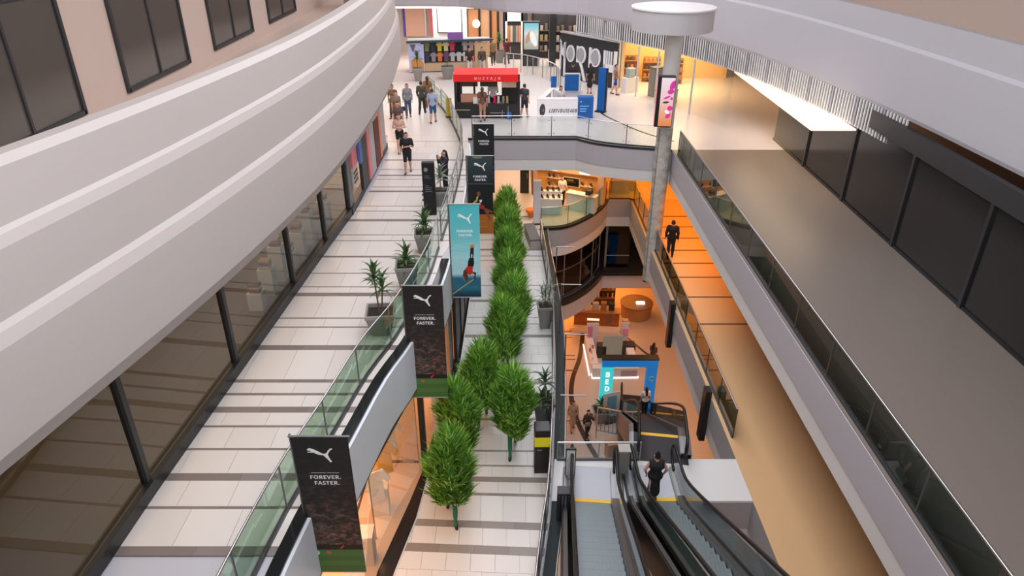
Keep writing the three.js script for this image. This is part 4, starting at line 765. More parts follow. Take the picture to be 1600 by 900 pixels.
// ---------------------------------------------------------------- the orange shoe shop behind the balcony
lightPanel(2.9, 3.1, -36.0, 3.0, 1.5, '#ffcf98', LIGHTS.orange * 2.2, 'ceiling_light_panel');
lightPanel(0.2, 3.12, -41, 2.2, 6, '#ffe2c4', 4, 'ceiling_light_panel');
lightPanel(9.5, 3.1, -33.5, 3.6, 9, '#ff9226', LIGHTS.orange * 0.7, 'ceiling_light_panel');
lightPanel(7.2, 3.1, -40.2, 3.6, 4, '#ff9226', LIGHTS.orange * 0.8, 'ceiling_light_panel');
const shopTurn = -0.3985, shopAt = (lx, lz) => [1.3 + lx * Math.cos(shopTurn) + lz * Math.sin(shopTurn), -38.3 - lx * Math.sin(shopTurn) + lz * Math.cos(shopTurn)];
{
  const back = struct('wall_shop', boxUp(4.1, 3.15, 0.14, 2.05, 0, -0.07), std(0.80, 0.40, 0.10, 0.55)); back.position.set(1.3, 0, -38.3); back.rotation.y = shopTurn;
  struct('wall_shop', boxUp(0.14, 3.15, 8, 1.2, 0, -42.3), M.woodPanel);
  struct('wall_far', boxUp(14, 3.2, 0.2, 2, 0, -46), std(0.72, 0.62, 0.56, 0.7));
  const [sx, sz] = shopAt(0, 0.3);
  const t = thing('shop_sign_band', 'beige fascia with small white signs over the orange shoe shop', 'fascia', [sx, 1.62, sz], shopTurn);
  part(t, 'board', box(4.1, 1.4, 0.3, 2.05, 0.7, -0.14), std(0.72, 0.46, 0.27, 0.6));
  for (const [x, w] of [[1.2, 0.4], [3.0, 0.6]]) part(t, 'sign', box(w, 0.2, 0.05, x, 0.16, 0.03), glow(1, 0.93, 0.85, 0.9));
  part(t, 'end_post', boxUp(0.35, 1.62, 0.3, 3.93, -1.62, -0.14), std(0.6, 0.42, 0.3, 0.5)); part(t, 'end_post', boxUp(0.2, 1.62, 0.3, 0.1, -1.62, -0.14), std(0.66, 0.44, 0.3, 0.5));
}
{
  const [x, z] = shopAt(2.16, 0.05);
  const t = thing('wall_screen', 'dark landscape screen in a pale frame on the orange shop wall', 'screen', [x, 1.06, z], shopTurn);
  part(t, 'frame', rbox(1.04, 0.56, 0.08, 0.02), std(0.8, 0.68, 0.5)); part(t, 'display', plane(0.94, 0.46).translate(0, 0, 0.045), printMat(256, 128, (g, w, h) => { g.fillStyle = '#15110d'; g.fillRect(0, 0, w, h); g.fillStyle = '#b98a3c'; g.fillRect(w * 0.25, h * 0.18, w * 0.42, h * 0.16); g.fillStyle = '#4a3c2a'; g.fillRect(w * 0.3, h * 0.36, w * 0.5, h * 0.2); g.fillStyle = '#d8c8a0'; g.fillRect(w * 0.1, h * 0.66, w * 0.16, h * 0.08); }, 0.3, 0.4));
}
const shoeGeo = merge([new THREE.SphereGeometry(0.5, 12, 8).scale(0.13, 0.09, 0.32).translate(0, 0.05, 0), new THREE.SphereGeometry(0.5, 10, 8).scale(0.12, 0.17, 0.16).translate(0, 0.1, -0.07), box(0.1, 0.025, 0.3, 0, 0.012, 0)]);
function shelf(label, x, y, z, w) { const t = thing('shelf', label, 'shelf', [x, y, z], shopTurn); part(t, 'board', box(w, 0.04, 0.3), std(0.75, 0.5, 0.25)); for (const s of [-1, 1]) part(t, 'bracket', box(0.03, 0.12, 0.26, s * w * 0.42, -0.08, 0), M.brown); return t; }
let shoe0 = null;
function shoe(lab, x, y, z, c, turn) { const t = thing('shoe', lab, 'shoe', [x, y, z], turn, 'shoes on the orange shop shelves'); part(t, 'upper', shoeGeo, cloth(c)); part(t, 'sole', box(0.11, 0.03, 0.31, 0, 0.01, 0), M.white); return t; }
[[1.2, 1.22, 0.8, 'upper left shelf of shoes on the orange wall'], [1.2, 0.72, 0.8, 'middle left shelf of shoes on the orange wall'], [1.2, 0.2, 0.8, 'lower left shelf of shoes on the orange wall'], [3.12, 0.98, 0.7, 'upper right shelf of shoes beside the wall screen'], [3.0, 0.4, 0.9, 'lower right shelf of shoes beside the wall screen']].forEach(([lx, y, w, lab]) => {
  const [x, z] = shopAt(lx, 0.16); shelf(lab, x, y, z, w);
  for (let k = 0; k < 3; k++) { const [qx, qz] = shopAt(lx - 0.26 + k * 0.26, 0.18); shoe(`${['left', 'middle', 'right'][k]} shoe on the ${lab.replace(' of shoes', '')}`, qx, y + 0.02, qz, [[0.03, 0.03, 0.035], [0.05, 0.04, 0.04], [0.5, 0.3, 0.2]][(k + (y > 1 ? 0 : 1)) % 3], 0.3); }
});
{
  const t = thing('sign_totem', 'slim white upright totem at the corner of the balcony', 'sign', [1.28, 0, -34.0], 0.05); part(t, 'body', rbox(0.36, 2.35, 0.24, 0.02, 0, 1.18, 0), std(0.72, 0.71, 0.74)); part(t, 'cap', box(0.38, 0.04, 0.26, 0, 2.36, 0), M.white); part(t, 'foot', boxUp(0.4, 0.08, 0.3), M.dark);
  const d = thing('round_stool', 'orange round stool behind the white totem', 'stool', [0.98, 0, -34.9]); part(d, 'seat', cyl(0.26, 0.26, 0.14, 18, 0, 0.32, 0), std(0.8, 0.24, 0.02)); part(d, 'base', cyl(0.12, 0.2, 0.32, 14), std(0.6, 0.2, 0.04));
  const k = thing('dark_door', 'tall black door panel left of the orange shoe shop', 'door', [0.72, 0, -38.5], -0.1); part(k, 'leaf', boxUp(0.5, 3.0, 0.12), M.black); part(k, 'handle', box(0.03, 0.3, 0.06, 0.15, 1.05, 0.08), M.dullSteel);
  const q = thing('display_table', 'white table with dark shoes in rows behind the balcony glass', 'table', [2.05, 0, -35.6], -0.05); part(q, 'top', boxUp(1.3, 0.05, 0.8, 0, 0.85, 0), M.white); part(q, 'cabinet', boxUp(1.2, 0.85, 0.7), std(0.62, 0.74, 0.74)); part(q, 'riser', boxUp(1.2, 0.25, 0.3, 0, 0.9, -0.22), M.white);
  for (let i = 0; i < 4; i++) for (const r of [0, 1]) { const s = shoe(`${ORD[i]} black shoe from the left in the ${r ? 'front' : 'back'} row on the white display table`, 1.6 + i * 0.3, r ? 0.905 : 1.155, r ? -35.4 : -35.82, [0.025, 0.025, 0.03], 0.3); s.userData.group = 'shoes on the white display table'; }
  const w = thing('counter', 'pale curved counter with glass front behind the balcony rail', 'counter', [3.75, 0, -35.75], -0.5); part(w, 'top', boxUp(1.7, 0.06, 0.5, 0, 0.95, 0), M.white); part(w, 'front', boxUp(1.6, 0.9, 0.4), std(0.62, 0.72, 0.70)); part(w, 'till', rbox(0.35, 0.3, 0.3, 0.03, 0.4, 1.13, 0), M.dark);
}
// next shop along the balcony, warm shelving
for (let i = 0; i < 4; i++) { const t = thing('shelving_unit', ['tall orange shelving bay nearest the shoe shop corner', 'second orange shelving bay beyond the shoe shop', 'third orange shelving bay beyond the shoe shop', 'orange shelving bay closest to the stone pillar'][i], 'shelving', [6.1 + i * 1.15, 0, -42.8 + i * 0.2]); part(t, 'back_panel', boxUp(1.1, 2.6, 0.06, 0, 0, -0.2), M.warmWall); for (const y of [0.4, 1.0, 1.6, 2.2]) part(t, 'shelf_board', boxUp(1.05, 0.05, 0.4, 0, y, 0), M.wood); for (const y of [0.45, 1.05, 1.65]) for (let k = 0; k < 3; k++) part(t, 'box', boxUp(0.22, 0.2 + 0.15 * rnd(), 0.22, -0.32 + k * 0.32, y, 0), cloth([[0.03, 0.03, 0.03], [0.3, 0.12, 0.05], [0.6, 0.5, 0.4], [0.2, 0.2, 0.22]][Math.floor(rnd() * 4)])); }
{ const t = thing('counter', 'grey shop counter at the back corner of the gallery', 'counter', [6.2, 0, -38.7]); part(t, 'body', boxUp(1.0, 1.0, 0.6), std(0.6, 0.57, 0.54)); part(t, 'top', boxUp(1.1, 0.06, 0.7, 0, 1.0, 0), M.dark); part(t, 'display_panel', boxUp(0.4, 1.5, 0.1, 0.75, 0, -0.2), std(0.5, 0.46, 0.42)); }
for (const z of [-24, -26.2, -28, -29.4, -30.8, -32.2, -33.6, -35]) struct('trim_12', box(5, 0.012, 0.1, 9.4, 0.004, z), M.brown);
// right-hand shopfronts, lower and upper galleries
{
  const t = thing('shopfront', 'dark glazed shopfront along the right-hand upper gallery', 'shopfront', [12.4, B, 0]);
  for (let i = 0; i < 8; i++) { const z = -31 + i * 4; part(t, 'glass_pane', boxUp(0.03, 2.9, 3.8, 0, 0.1, z), std(0.018, 0.017, 0.017, 0.15)); part(t, 'post', boxUp(0.14, 3.3, 0.14, -0.02, 0, z + 2), M.darkSteel); part(t, 'plinth', boxUp(0.1, 0.1, 3.86, -0.01, 0, z), M.granite); }
  part(t, 'head_panel', boxUp(0.2, 0.6, 34, 0, 3.05, -15), M.dark);
  const u = thing('shopfront', 'brown glazed shopfront along the right-hand lower gallery', 'shopfront', [11.4, A, 0]);
  for (let i = 0; i < 8; i++) { const z = -35 + i * 4; part(u, 'glass_pane', boxUp(0.03, 2.8, 3.8, 0, 0.1, z), std(0.14, 0.06, 0.025, 0.25)); part(u, 'post', boxUp(0.14, 3.1, 0.14, -0.02, 0, z + 2), M.darkSteel); }
}

// ---------------------------------------------------------------- far hall of the upper storey
lightPanel(-4.2, 8.5, -51.6, 8, 2, '#fff0e2', LIGHTS.gallery * 2.4, 'ceiling_light_panel');
lightPanel(3.5, 8.55, -52.5, 7, 6, '#fff0e4', LIGHTS.gallery, 'ceiling_light_panel');
lightPanel(-8.4, 8.3, -40, 3, 8, '#fff0e4', LIGHTS.gallery * 0.7, 'ceiling_light_panel');
lightPanel(9.6, 8.2, -43.5, 4, 4, '#ffd9a4', LIGHTS.gallery * 2.6, 'ceiling_light_panel');
lightPanel(11.5, 7.5, -30, 1.6, 10, '#ffdcb0', LIGHTS.gallery * 0.6, 'ceiling_light_panel');
struct('wall_far', boxUp(14, 4.2, 0.3, -5, B, -57.6), std(0.55, 0.47, 0.43, 0.7));
struct('wall_far', boxUp(9, 4.2, 0.3, 6, B, -57), M.dark);
{ // far facades, left to right
  const t = thing('shopfront', 'far shopfront with pink and peach posters beside the stepped parapet', 'shopfront', [-7.2, B, -55.5]);
  part(t, 'wall_panel', boxUp(4.2, 4.0, 0.1, 0, 0, -0.4), std(0.6, 0.52, 0.48)); part(t, 'sign_band', boxUp(4.2, 0.5, 0.2, 0, 3.5, -0.3), M.dark); part(t, 'sign', box(1.3, 0.35, 0.06, 0.4, 3.75, -0.15), M.white);
  part(t, 'poster', boxUp(1.4, 2.3, 0.08, 0.0, 1.1, -0.2), std(0.78, 0.48, 0.36), 'peach portrait poster'); part(t, 'poster_edge', boxUp(0.14, 2.3, 0.09, -0.8, 1.1, -0.2), std(0.1, 0.08, 0.5)); part(t, 'poster_edge', boxUp(0.12, 2.3, 0.09, 0.78, 1.1, -0.2), M.white);
  part(t, 'poster', boxUp(0.65, 2.0, 0.08, 1.35, 1.2, -0.2), M.pink, 'pink poster'); part(t, 'door', boxUp(0.7, 3.4, 0.1, 2.2, 0, -0.25), M.dark);
}
{
  const t = thing('white_facade', 'white shop facade with a large tilted white screen, behind the clothes kiosk', 'facade', [-4.35, B, -52.6], 0.02);
  part(t, 'wall_panel', boxUp(2.35, 4.4, 0.4, 0, 0, 0), std(0.82, 0.83, 0.82)); part(t, 'frame', rbox(1.75, 2.0, 0.2, 0.05, 0, 2.85, 0.3), M.darkSteel);
  part(t, 'screen', rbox(1.62, 1.86, 0.06, 0.02, 0, 2.86, 0.4), glow(0.9, 0.92, 0.9, 0.45)); part(t, 'leg', boxUp(0.08, 0.6, 0.1, 0.4, 1.3, 0.3), M.dullSteel);
}
{
  const t = thing('shopfront', 'orange-lit far shopfront between white facade and dark screen bay', 'shopfront', [-1.55, B, -53.6]);
  part(t, 'sign_band', boxUp(3.4, 0.6, 0.3, 0.1, 3.3, 0), std(0.10, 0.095, 0.10)); part(t, 'sign', box(0.95, 0.4, 0.06, -0.35, 3.55, 0.2), glow(1, 1, 1, 0.8));
  for (const [x, w, c] of [[-1.2, 0.75, [0.85, 0.38, 0.16]], [-0.35, 0.7, [0.80, 0.44, 0.24]], [0.3, 0.45, [0.85, 0.34, 0.12]], [0.75, 0.4, [0.75, 0.5, 0.42]], [1.2, 0.5, [0.45, 0.5, 0.42]]]) part(t, 'lit_panel', boxUp(w, 3.2, 0.1, x, 0.1, -0.1), glow(...c, 0.2));
  for (const x of [-0.77, 0.02, 0.55, 0.98]) part(t, 'post', boxUp(0.16, 3.3, 0.24, x, 0, 0), M.black);
  const lamp = part(t, 'lamp_globe', new THREE.SphereGeometry(0.28, 14, 10).translate(-1.0, 2.3, 0.1), glow(1, 0.85, 0.6, 2.2));
}
{
  const t = thing('shopfront', 'white-framed far doorway hung with garments beside the tall display screen', 'shopfront', [0.15, B, -52.6]);
  part(t, 'frame', merge([boxUp(0.14, 3.3, 0.2, -0.55, 0, 0), boxUp(0.14, 3.3, 0.2, 0.55, 0, 0), boxUp(1.24, 1.1, 0.2, 0, 2.6, 0)]), M.white); part(t, 'dark_interior', boxUp(1.0, 2.6, 0.08, 0, 0, -0.1), M.dark);
  for (let i = 0; i < 5; i++) part(t, 'garment', boxUp(0.16, 1.1, 0.08, -0.38 + i * 0.19, 1.2, 0.02), cloth([[0.45, 0.2, 0.08], [0.5, 0.42, 0.36], [0.1, 0.1, 0.1], [0.3, 0.28, 0.26], [0.55, 0.25, 0.12]][i]));
}
{
  const t = thing('display_screen', 'tall portrait advertising screen with pale blue image near the dark columns', 'screen', [1.3, B, -50.4]);
  part(t, 'cabinet', rbox(1.15, 2.9, 0.25, 0.03, 0, 1.45, 0), M.dark);
  part(t, 'display', plane(0.98, 1.7).translate(0, 1.95, 0.131), printMat(128, 256, (g, w, h) => { const q = g.createLinearGradient(0, 0, 0, h); q.addColorStop(0, '#6fc4d8'); q.addColorStop(0.4, '#d9e2da'); q.addColorStop(1, '#a8a49c'); g.fillStyle = q; g.fillRect(0, 0, w, h); g.fillStyle = '#b89a80'; g.beginPath(); g.ellipse(w * 0.3, h * 0.55, w * 0.16, h * 0.25, 0.3, 0, 7); g.fill(); g.fillStyle = '#f4f4f0'; g.beginPath(); g.ellipse(w * 0.65, h * 0.6, w * 0.2, h * 0.3, -0.3, 0, 7); g.fill(); }, 0.4, 0.8));
}
for (const [x, z] of [[2.75, -50.2], [0.9, -54]]) struct('pillar', boxUp(0.45, 4.0, 0.45, x, B, z), std(0.03, 0.034, 0.04, 0.5));
{ // dark shelves with goods in the shadowed bay
  for (let i = 0; i < 3; i++) { const t = thing('shelving_unit', ['dark shelving bay with small goods, left of the far dark column', 'dark shelving bay with yellow goods between the far columns', 'dark shelving bay with plants next to the lettered black wall'][i], 'shelving', [2.1 + i * 1.15, B, -53 + i * 0.3]); part(t, 'back_panel', boxUp(1.05, 3, 0.08, 0, 0, -0.2), M.dark); for (const y of [0.5, 1.2, 1.9]) { part(t, 'shelf_board', boxUp(1.0, 0.05, 0.35, 0, y, 0), M.brown); for (let k = 0; k < 3; k++) part(t, 'goods', boxUp(0.2, 0.25 + 0.2 * rnd(), 0.2, -0.32 + k * 0.32, y + 0.05, 0), cloth([[0.3, 0.25, 0.1], [0.12, 0.1, 0.08], [0.35, 0.3, 0.28]][Math.floor(rnd() * 3)])); } }
}
// clothes kiosk
{
  const t = thing('market_kiosk', 'long wooden clothes kiosk with a dark blue canopy edge on the far floor', 'kiosk', [-6.75, B, -48.0], 0.13);
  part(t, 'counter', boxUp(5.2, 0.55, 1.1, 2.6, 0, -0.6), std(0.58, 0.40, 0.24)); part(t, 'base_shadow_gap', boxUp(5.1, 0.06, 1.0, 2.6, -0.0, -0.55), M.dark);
  part(t, 'end_panel', boxUp(1.0, 1.75, 0.1, 0.5, 0.05, -0.02), printMat(128, 256, (g, w, h) => { g.fillStyle = '#b9bde6'; g.fillRect(0, 0, w, h); g.fillStyle = '#5c6170'; g.beginPath(); g.moveTo(w * .1, 0); g.lineTo(w * .5, 0); g.lineTo(w * .3, h * .3); g.fill(); g.fillStyle = '#d08a3c'; g.beginPath(); g.moveTo(w * .15, h); g.lineTo(w * .15, h * .6); g.lineTo(w * .5, h * .42); g.lineTo(w * .95, h * .68); g.lineTo(w * .95, h); g.fill(); }));
  part(t, 'end_panel', boxUp(0.85, 1.8, 0.1, 4.75, 0.05, 0.0), std(0.62, 0.42, 0.24)); part(t, 'back_panel', boxUp(3.6, 1.8, 0.06, 2.6, 0.1, -0.55), M.dark);
  part(t, 'canopy', strut([-0.1, 1.95, 0.02], [5.5, 2.0, 0.02], 0.25, 0.14), std(0.03, 0.06, 0.09)); part(t, 'roof', boxUp(5.4, 0.06, 1.1, 2.7, 1.95, -0.55), std(0.35, 0.38, 0.4));
  part(t, 'sign', boxUp(1.0, 0.42, 0.1, 3.1, 2.05, -0.2), std(0.28, 0.12, 0.42), 'purple sign');
  const cols = [[0.25, 0.27, 0.12], [0.03, 0.06, 0.06], [0.75, 0.55, 0.08], [0.72, 0.66, 0.3], [0.7, 0.05, 0.12], [0.02, 0.02, 0.02], [0.45, 0.42, 0.4], [0.55, 0.42, 0.38], [0.06, 0.07, 0.1], [0.3, 0.3, 0.32], [0.78, 0.2, 0.06], [0.15, 0.08, 0.2], [0.55, 0.5, 0.5], [0.6, 0.58, 0.6], [0.7, 0.7, 0.72], [0.66, 0.02, 0.03]];
  const words = ['olive', 'dark teal', 'mustard', 'pale yellow', 'crimson', 'black', 'light grey', 'dusty pink', 'navy', 'slate', 'orange', 'plum', 'beige', 'pearl grey', 'white', 'bright red'];
  const g = new THREE.Shape([[-.13, 0], [.13, 0], [.13, .36], [.2, .3], [.25, .38], [.12, .56], [-.12, .56], [-.25, .38], [-.2, .3], [-.13, .36]].map(p => new THREE.Vector2(...p)));
  const geo = new THREE.ExtrudeGeometry(g, { depth: 0.06, bevelEnabled: false });
  for (let i = 0; i < 16; i++) { const col = i % 8, row = i < 8 ? 0 : 1, lx = 1.15 + col * 0.42, ly = row ? 0.62 : 1.28, c = Math.cos(0.13), s = Math.sin(0.13); const q = thing('shirt', `${words[i]} folded shirt hanging in the ${row ? 'lower' : 'upper'} row of the clothes kiosk`, 'shirt', [-6.75 + lx * c, B + ly, -48.0 - lx * s + 0.02 - 0.4], 0.13); part(q, 'cloth', geo, cloth(cols[i])); part(q, 'hanger', bar([-0.1, 0.58, 0.03], [0.1, 0.58, 0.03], 0.01), M.dullSteel); }
}
// barrier of slim posts with pale panels
{
  const t = thing('barrier_fence', 'pale fence of slim steel posts and clear panels behind the kiosks', 'fence', [0, B, 0]);
  const path = [[1.5, -44.8], [1.9, -45.6], [2.6, -46.2]], p2 = smoothPath([[-0.4, -48.6], [0.8, -48.0], [1.9, -46.6], [2.6, -45.0], [2.9, -43.4]], 4), s = arc(p2), len = s[s.length - 1];
  for (let i = 0; i <= 12; i++) { const p = along(p2, s, len * i / 12); part(t, 'post', boxUp(0.06, 1.15, 0.06, p[0], 0, p[1]), i % 2 ? M.steel : M.dullSteel); if (i < 12) { const b = along(p2, s, len * (i + 1) / 12); part(t, 'panel', sweep([p, b], [[0, 0.1], [0, 1.0], [0.012, 1.0]]), M.glassClear); } }
  part(t, 'handrail', tube(p2.map(p => [p[0], 1.15, p[1]]), 0.03), M.steel);
}
// red-roofed kiosk on the bridge
{
  const t = thing('food_kiosk', 'black food kiosk with a bright red sign roof on the upper bridge', 'kiosk', [-2.95, B, -37.0]);
  part(t, 'counter', boxUp(3.2, 0.75, 0.5, 1.65, 0, 0.1), M.black); part(t, 'rail_bar', box(0.75, 0.04, 0.05, 0.42, 0.45, 0.38), std(0.4, 0.33, 0.28)); part(t, 'rail_bar', box(0.75, 0.04, 0.05, 2.2, 0.3, 0.38), std(0.25, 0.22, 0.2));
  part(t, 'roof_sign', box(3.3, 0.36, 1.7, 1.62, 2.05, -0.5), M.red, 'red roof sign');
  part(t, 'lettering', plane(3.2, 0.34).translate(1.62, 2.05, 0.352), printMat(1024, 112, (g, w, h) => { g.fillStyle = '#ec1a1c'; g.fillRect(0, 0, w, h); g.fillStyle = '#ffb9b4'; g.font = 'bold 62px sans-serif'; g.textAlign = 'center'; 'MUZYAJN'.split('').forEach((c, i) => g.fillText(c, w * (0.34 + i * 0.062), h * 0.72)); }));
  for (const x of [0.06, 3.3]) for (const z of [0.28, -1.3]) part(t, 'post', boxUp(0.12, 1.9, 0.12, x, 0, z), M.black);
  part(t, 'back_wall', boxUp(3.2, 1.9, 0.08, 1.65, 0, -1.3), M.dark); part(t, 'menu_board', boxUp(0.85, 0.3, 0.06, 0.75, 1.5, -0.3), std(0.08, 0.05, 0.05)); part(t, 'menu_board', boxUp(0.9, 0.3, 0.06, 1.75, 1.5, -0.3), std(0.03, 0.05, 0.04)); part(t, 'menu_board', boxUp(0.75, 0.36, 0.06, 2.8, 1.45, -0.3), std(0.8, 0.7, 0.5));
  part(t, 'lit_back_panel', boxUp(2.1, 0.75, 0.05, 1.35, 0.85, -1.2), glow(1, 0.95, 0.88, 0.7)); part(t, 'display_case', rbox(0.9, 0.4, 0.35, 0.03, 0.75, 0.95, -0.1), std(0.6, 0.3, 0.2)); part(t, 'white_case', boxUp(0.4, 0.3, 0.3, 1.15, 0.75, 0.15), M.white); part(t, 'screen_post', boxUp(0.1, 0.75, 0.1, 1.0, 0.9, -0.25), M.black);
  for (const [x, c] of [[2.05, [0.75, 0.01, 0.12]], [2.25, [0.7, 0.6, 0.55]], [1.75, [0.5, 0.5, 0.5]], [2.5, [0.3, 0.3, 0.25]], [2.7, [0.45, 0.33, 0.1]]]) part(t, 'jar', cyl(0.07, 0.06, 0.34, 10, x, 0.75, 0.1), cloth(c));
  part(t, 'stool_frame', merge([bar([2.75, 0, 0.6], [2.75, 0.7, 0.55], 0.02), bar([2.45, 0, 0.6], [2.45, 0.5, 0.55], 0.02)]), M.steel);
  const b = thing('shopping_bag', 'bright blue bag on the floor beside the red-roofed kiosk', 'bag', [-0.15, B, -36.55]); part(b, 'bag', rbox(0.26, 0.34, 0.16, 0.03, 0, 0.17, 0), M.blue); part(b, 'handle', new THREE.TorusGeometry(0.08, 0.012, 6, 12, Math.PI).translate(0, 0.34, 0), M.blue);
  const y = thing('floor_sign', 'yellow and green standing board at the left end of the red-roofed kiosk', 'sign', [-3.28, B, -36.9], 0.3); part(y, 'board', boxUp(0.3, 1.0, 0.05), std(0.62, 0.42, 0.04)); part(y, 'foot', boxUp(0.34, 0.05, 0.3), M.dark);
}
// white promotional booth
{
  const t = thing('promotion_booth', 'white promotion booth with dark lettering and a blue panel on the bridge', 'booth', [1.35, B, -36.75], 0.0);
  part(t, 'front_panel', boxUp(2.1, 0.92, 0.08, 1.0, 0, 0), printMat(768, 336, (g, w, h) => { g.fillStyle = '#f6f5f6'; g.fillRect(0, 0, w, h); g.fillStyle = '#3c3a3c'; g.beginPath(); g.ellipse(w * 0.13, h * 0.55, w * 0.07, h * 0.36, 0.05, 0, 7); g.fill(); g.fillStyle = '#77757a'; g.beginPath(); g.ellipse(w * 0.15, h * 0.55, w * 0.02, h * 0.1, 0, 0, 7); g.fill(); g.fillStyle = '#2c2a2e'; g.font = 'italic bold 96px sans-serif'; g.fillText('LIBIVBUIE40B', w * 0.28, h * 0.68, w * 0.7); }));
  part(t, 'counter_top', boxUp(2.1, 0.05, 0.5, 1.0, 0.92, -0.22), M.white); part(t, 'side_panel', strut([0.0, 0.46, 0], [0.75, 0.46, -2.6], 0.08, 0.92), M.white); part(t, 'side_top', strut([0.1, 0.95, 0], [0.85, 0.95, -2.6], 0.3, 0.05), M.white); part(t, 'back_counter', boxUp(1.6, 0.9, 0.4, 1.7, 0, -2.5), std(0.75, 0.74, 0.76));
  part(t, 'blue_panel', boxUp(0.8, 1.08, 0.5, 2.45, 0, -0.16), M.blue, 'blue front panel with pale print'); part(t, 'print', plane(0.62, 0.7).translate(2.42, 0.6, 0.095), printMat(256, 256, (g, w, h) => { g.fillStyle = '#0b5aa8'; g.fillRect(0, 0, w, h); g.fillStyle = '#d8ecff'; g.beginPath(); g.arc(w * 0.14, h * 0.12, w * 0.05, 0, 7); g.fill(); g.fillStyle = '#7ec4ee'; g.fillRect(w * 0.08, h * 0.4, w * 0.75, h * 0.08); g.fillRect(w * 0.08, h * 0.6, w * 0.55, h * 0.08); g.fillRect(w * 0.08, h * 0.78, w * 0.5, h * 0.08); }));
  part(t, 'blue_screen', boxUp(0.75, 0.85, 0.06, 1.85, 0.95, -2.0), M.blue, 'blue upright board'); part(t, 'small_blue_sign', boxUp(0.3, 0.6, 0.06, 0.95, 0.9, -3.0), M.blue); part(t, 'white_frame', merge([boxUp(0.07, 0.95, 0.07, 2.27, 0.9, -2.0), boxUp(0.85, 0.06, 0.07, 1.85, 1.82, -2.0)]), M.white);
  const q = thing('totem_sign', 'tall narrow blue totem standing beside the white promotion booth', 'sign', [4.75, B, -38.0], -0.5); part(q, 'panel', boxUp(0.42, 2.3, 0.1), M.blue); part(q, 'edge', boxUp(0.06, 2.3, 0.14, 0.26, 0, 0), M.black); part(q, 'foot', boxUp(0.55, 0.06, 0.4), M.black);
}
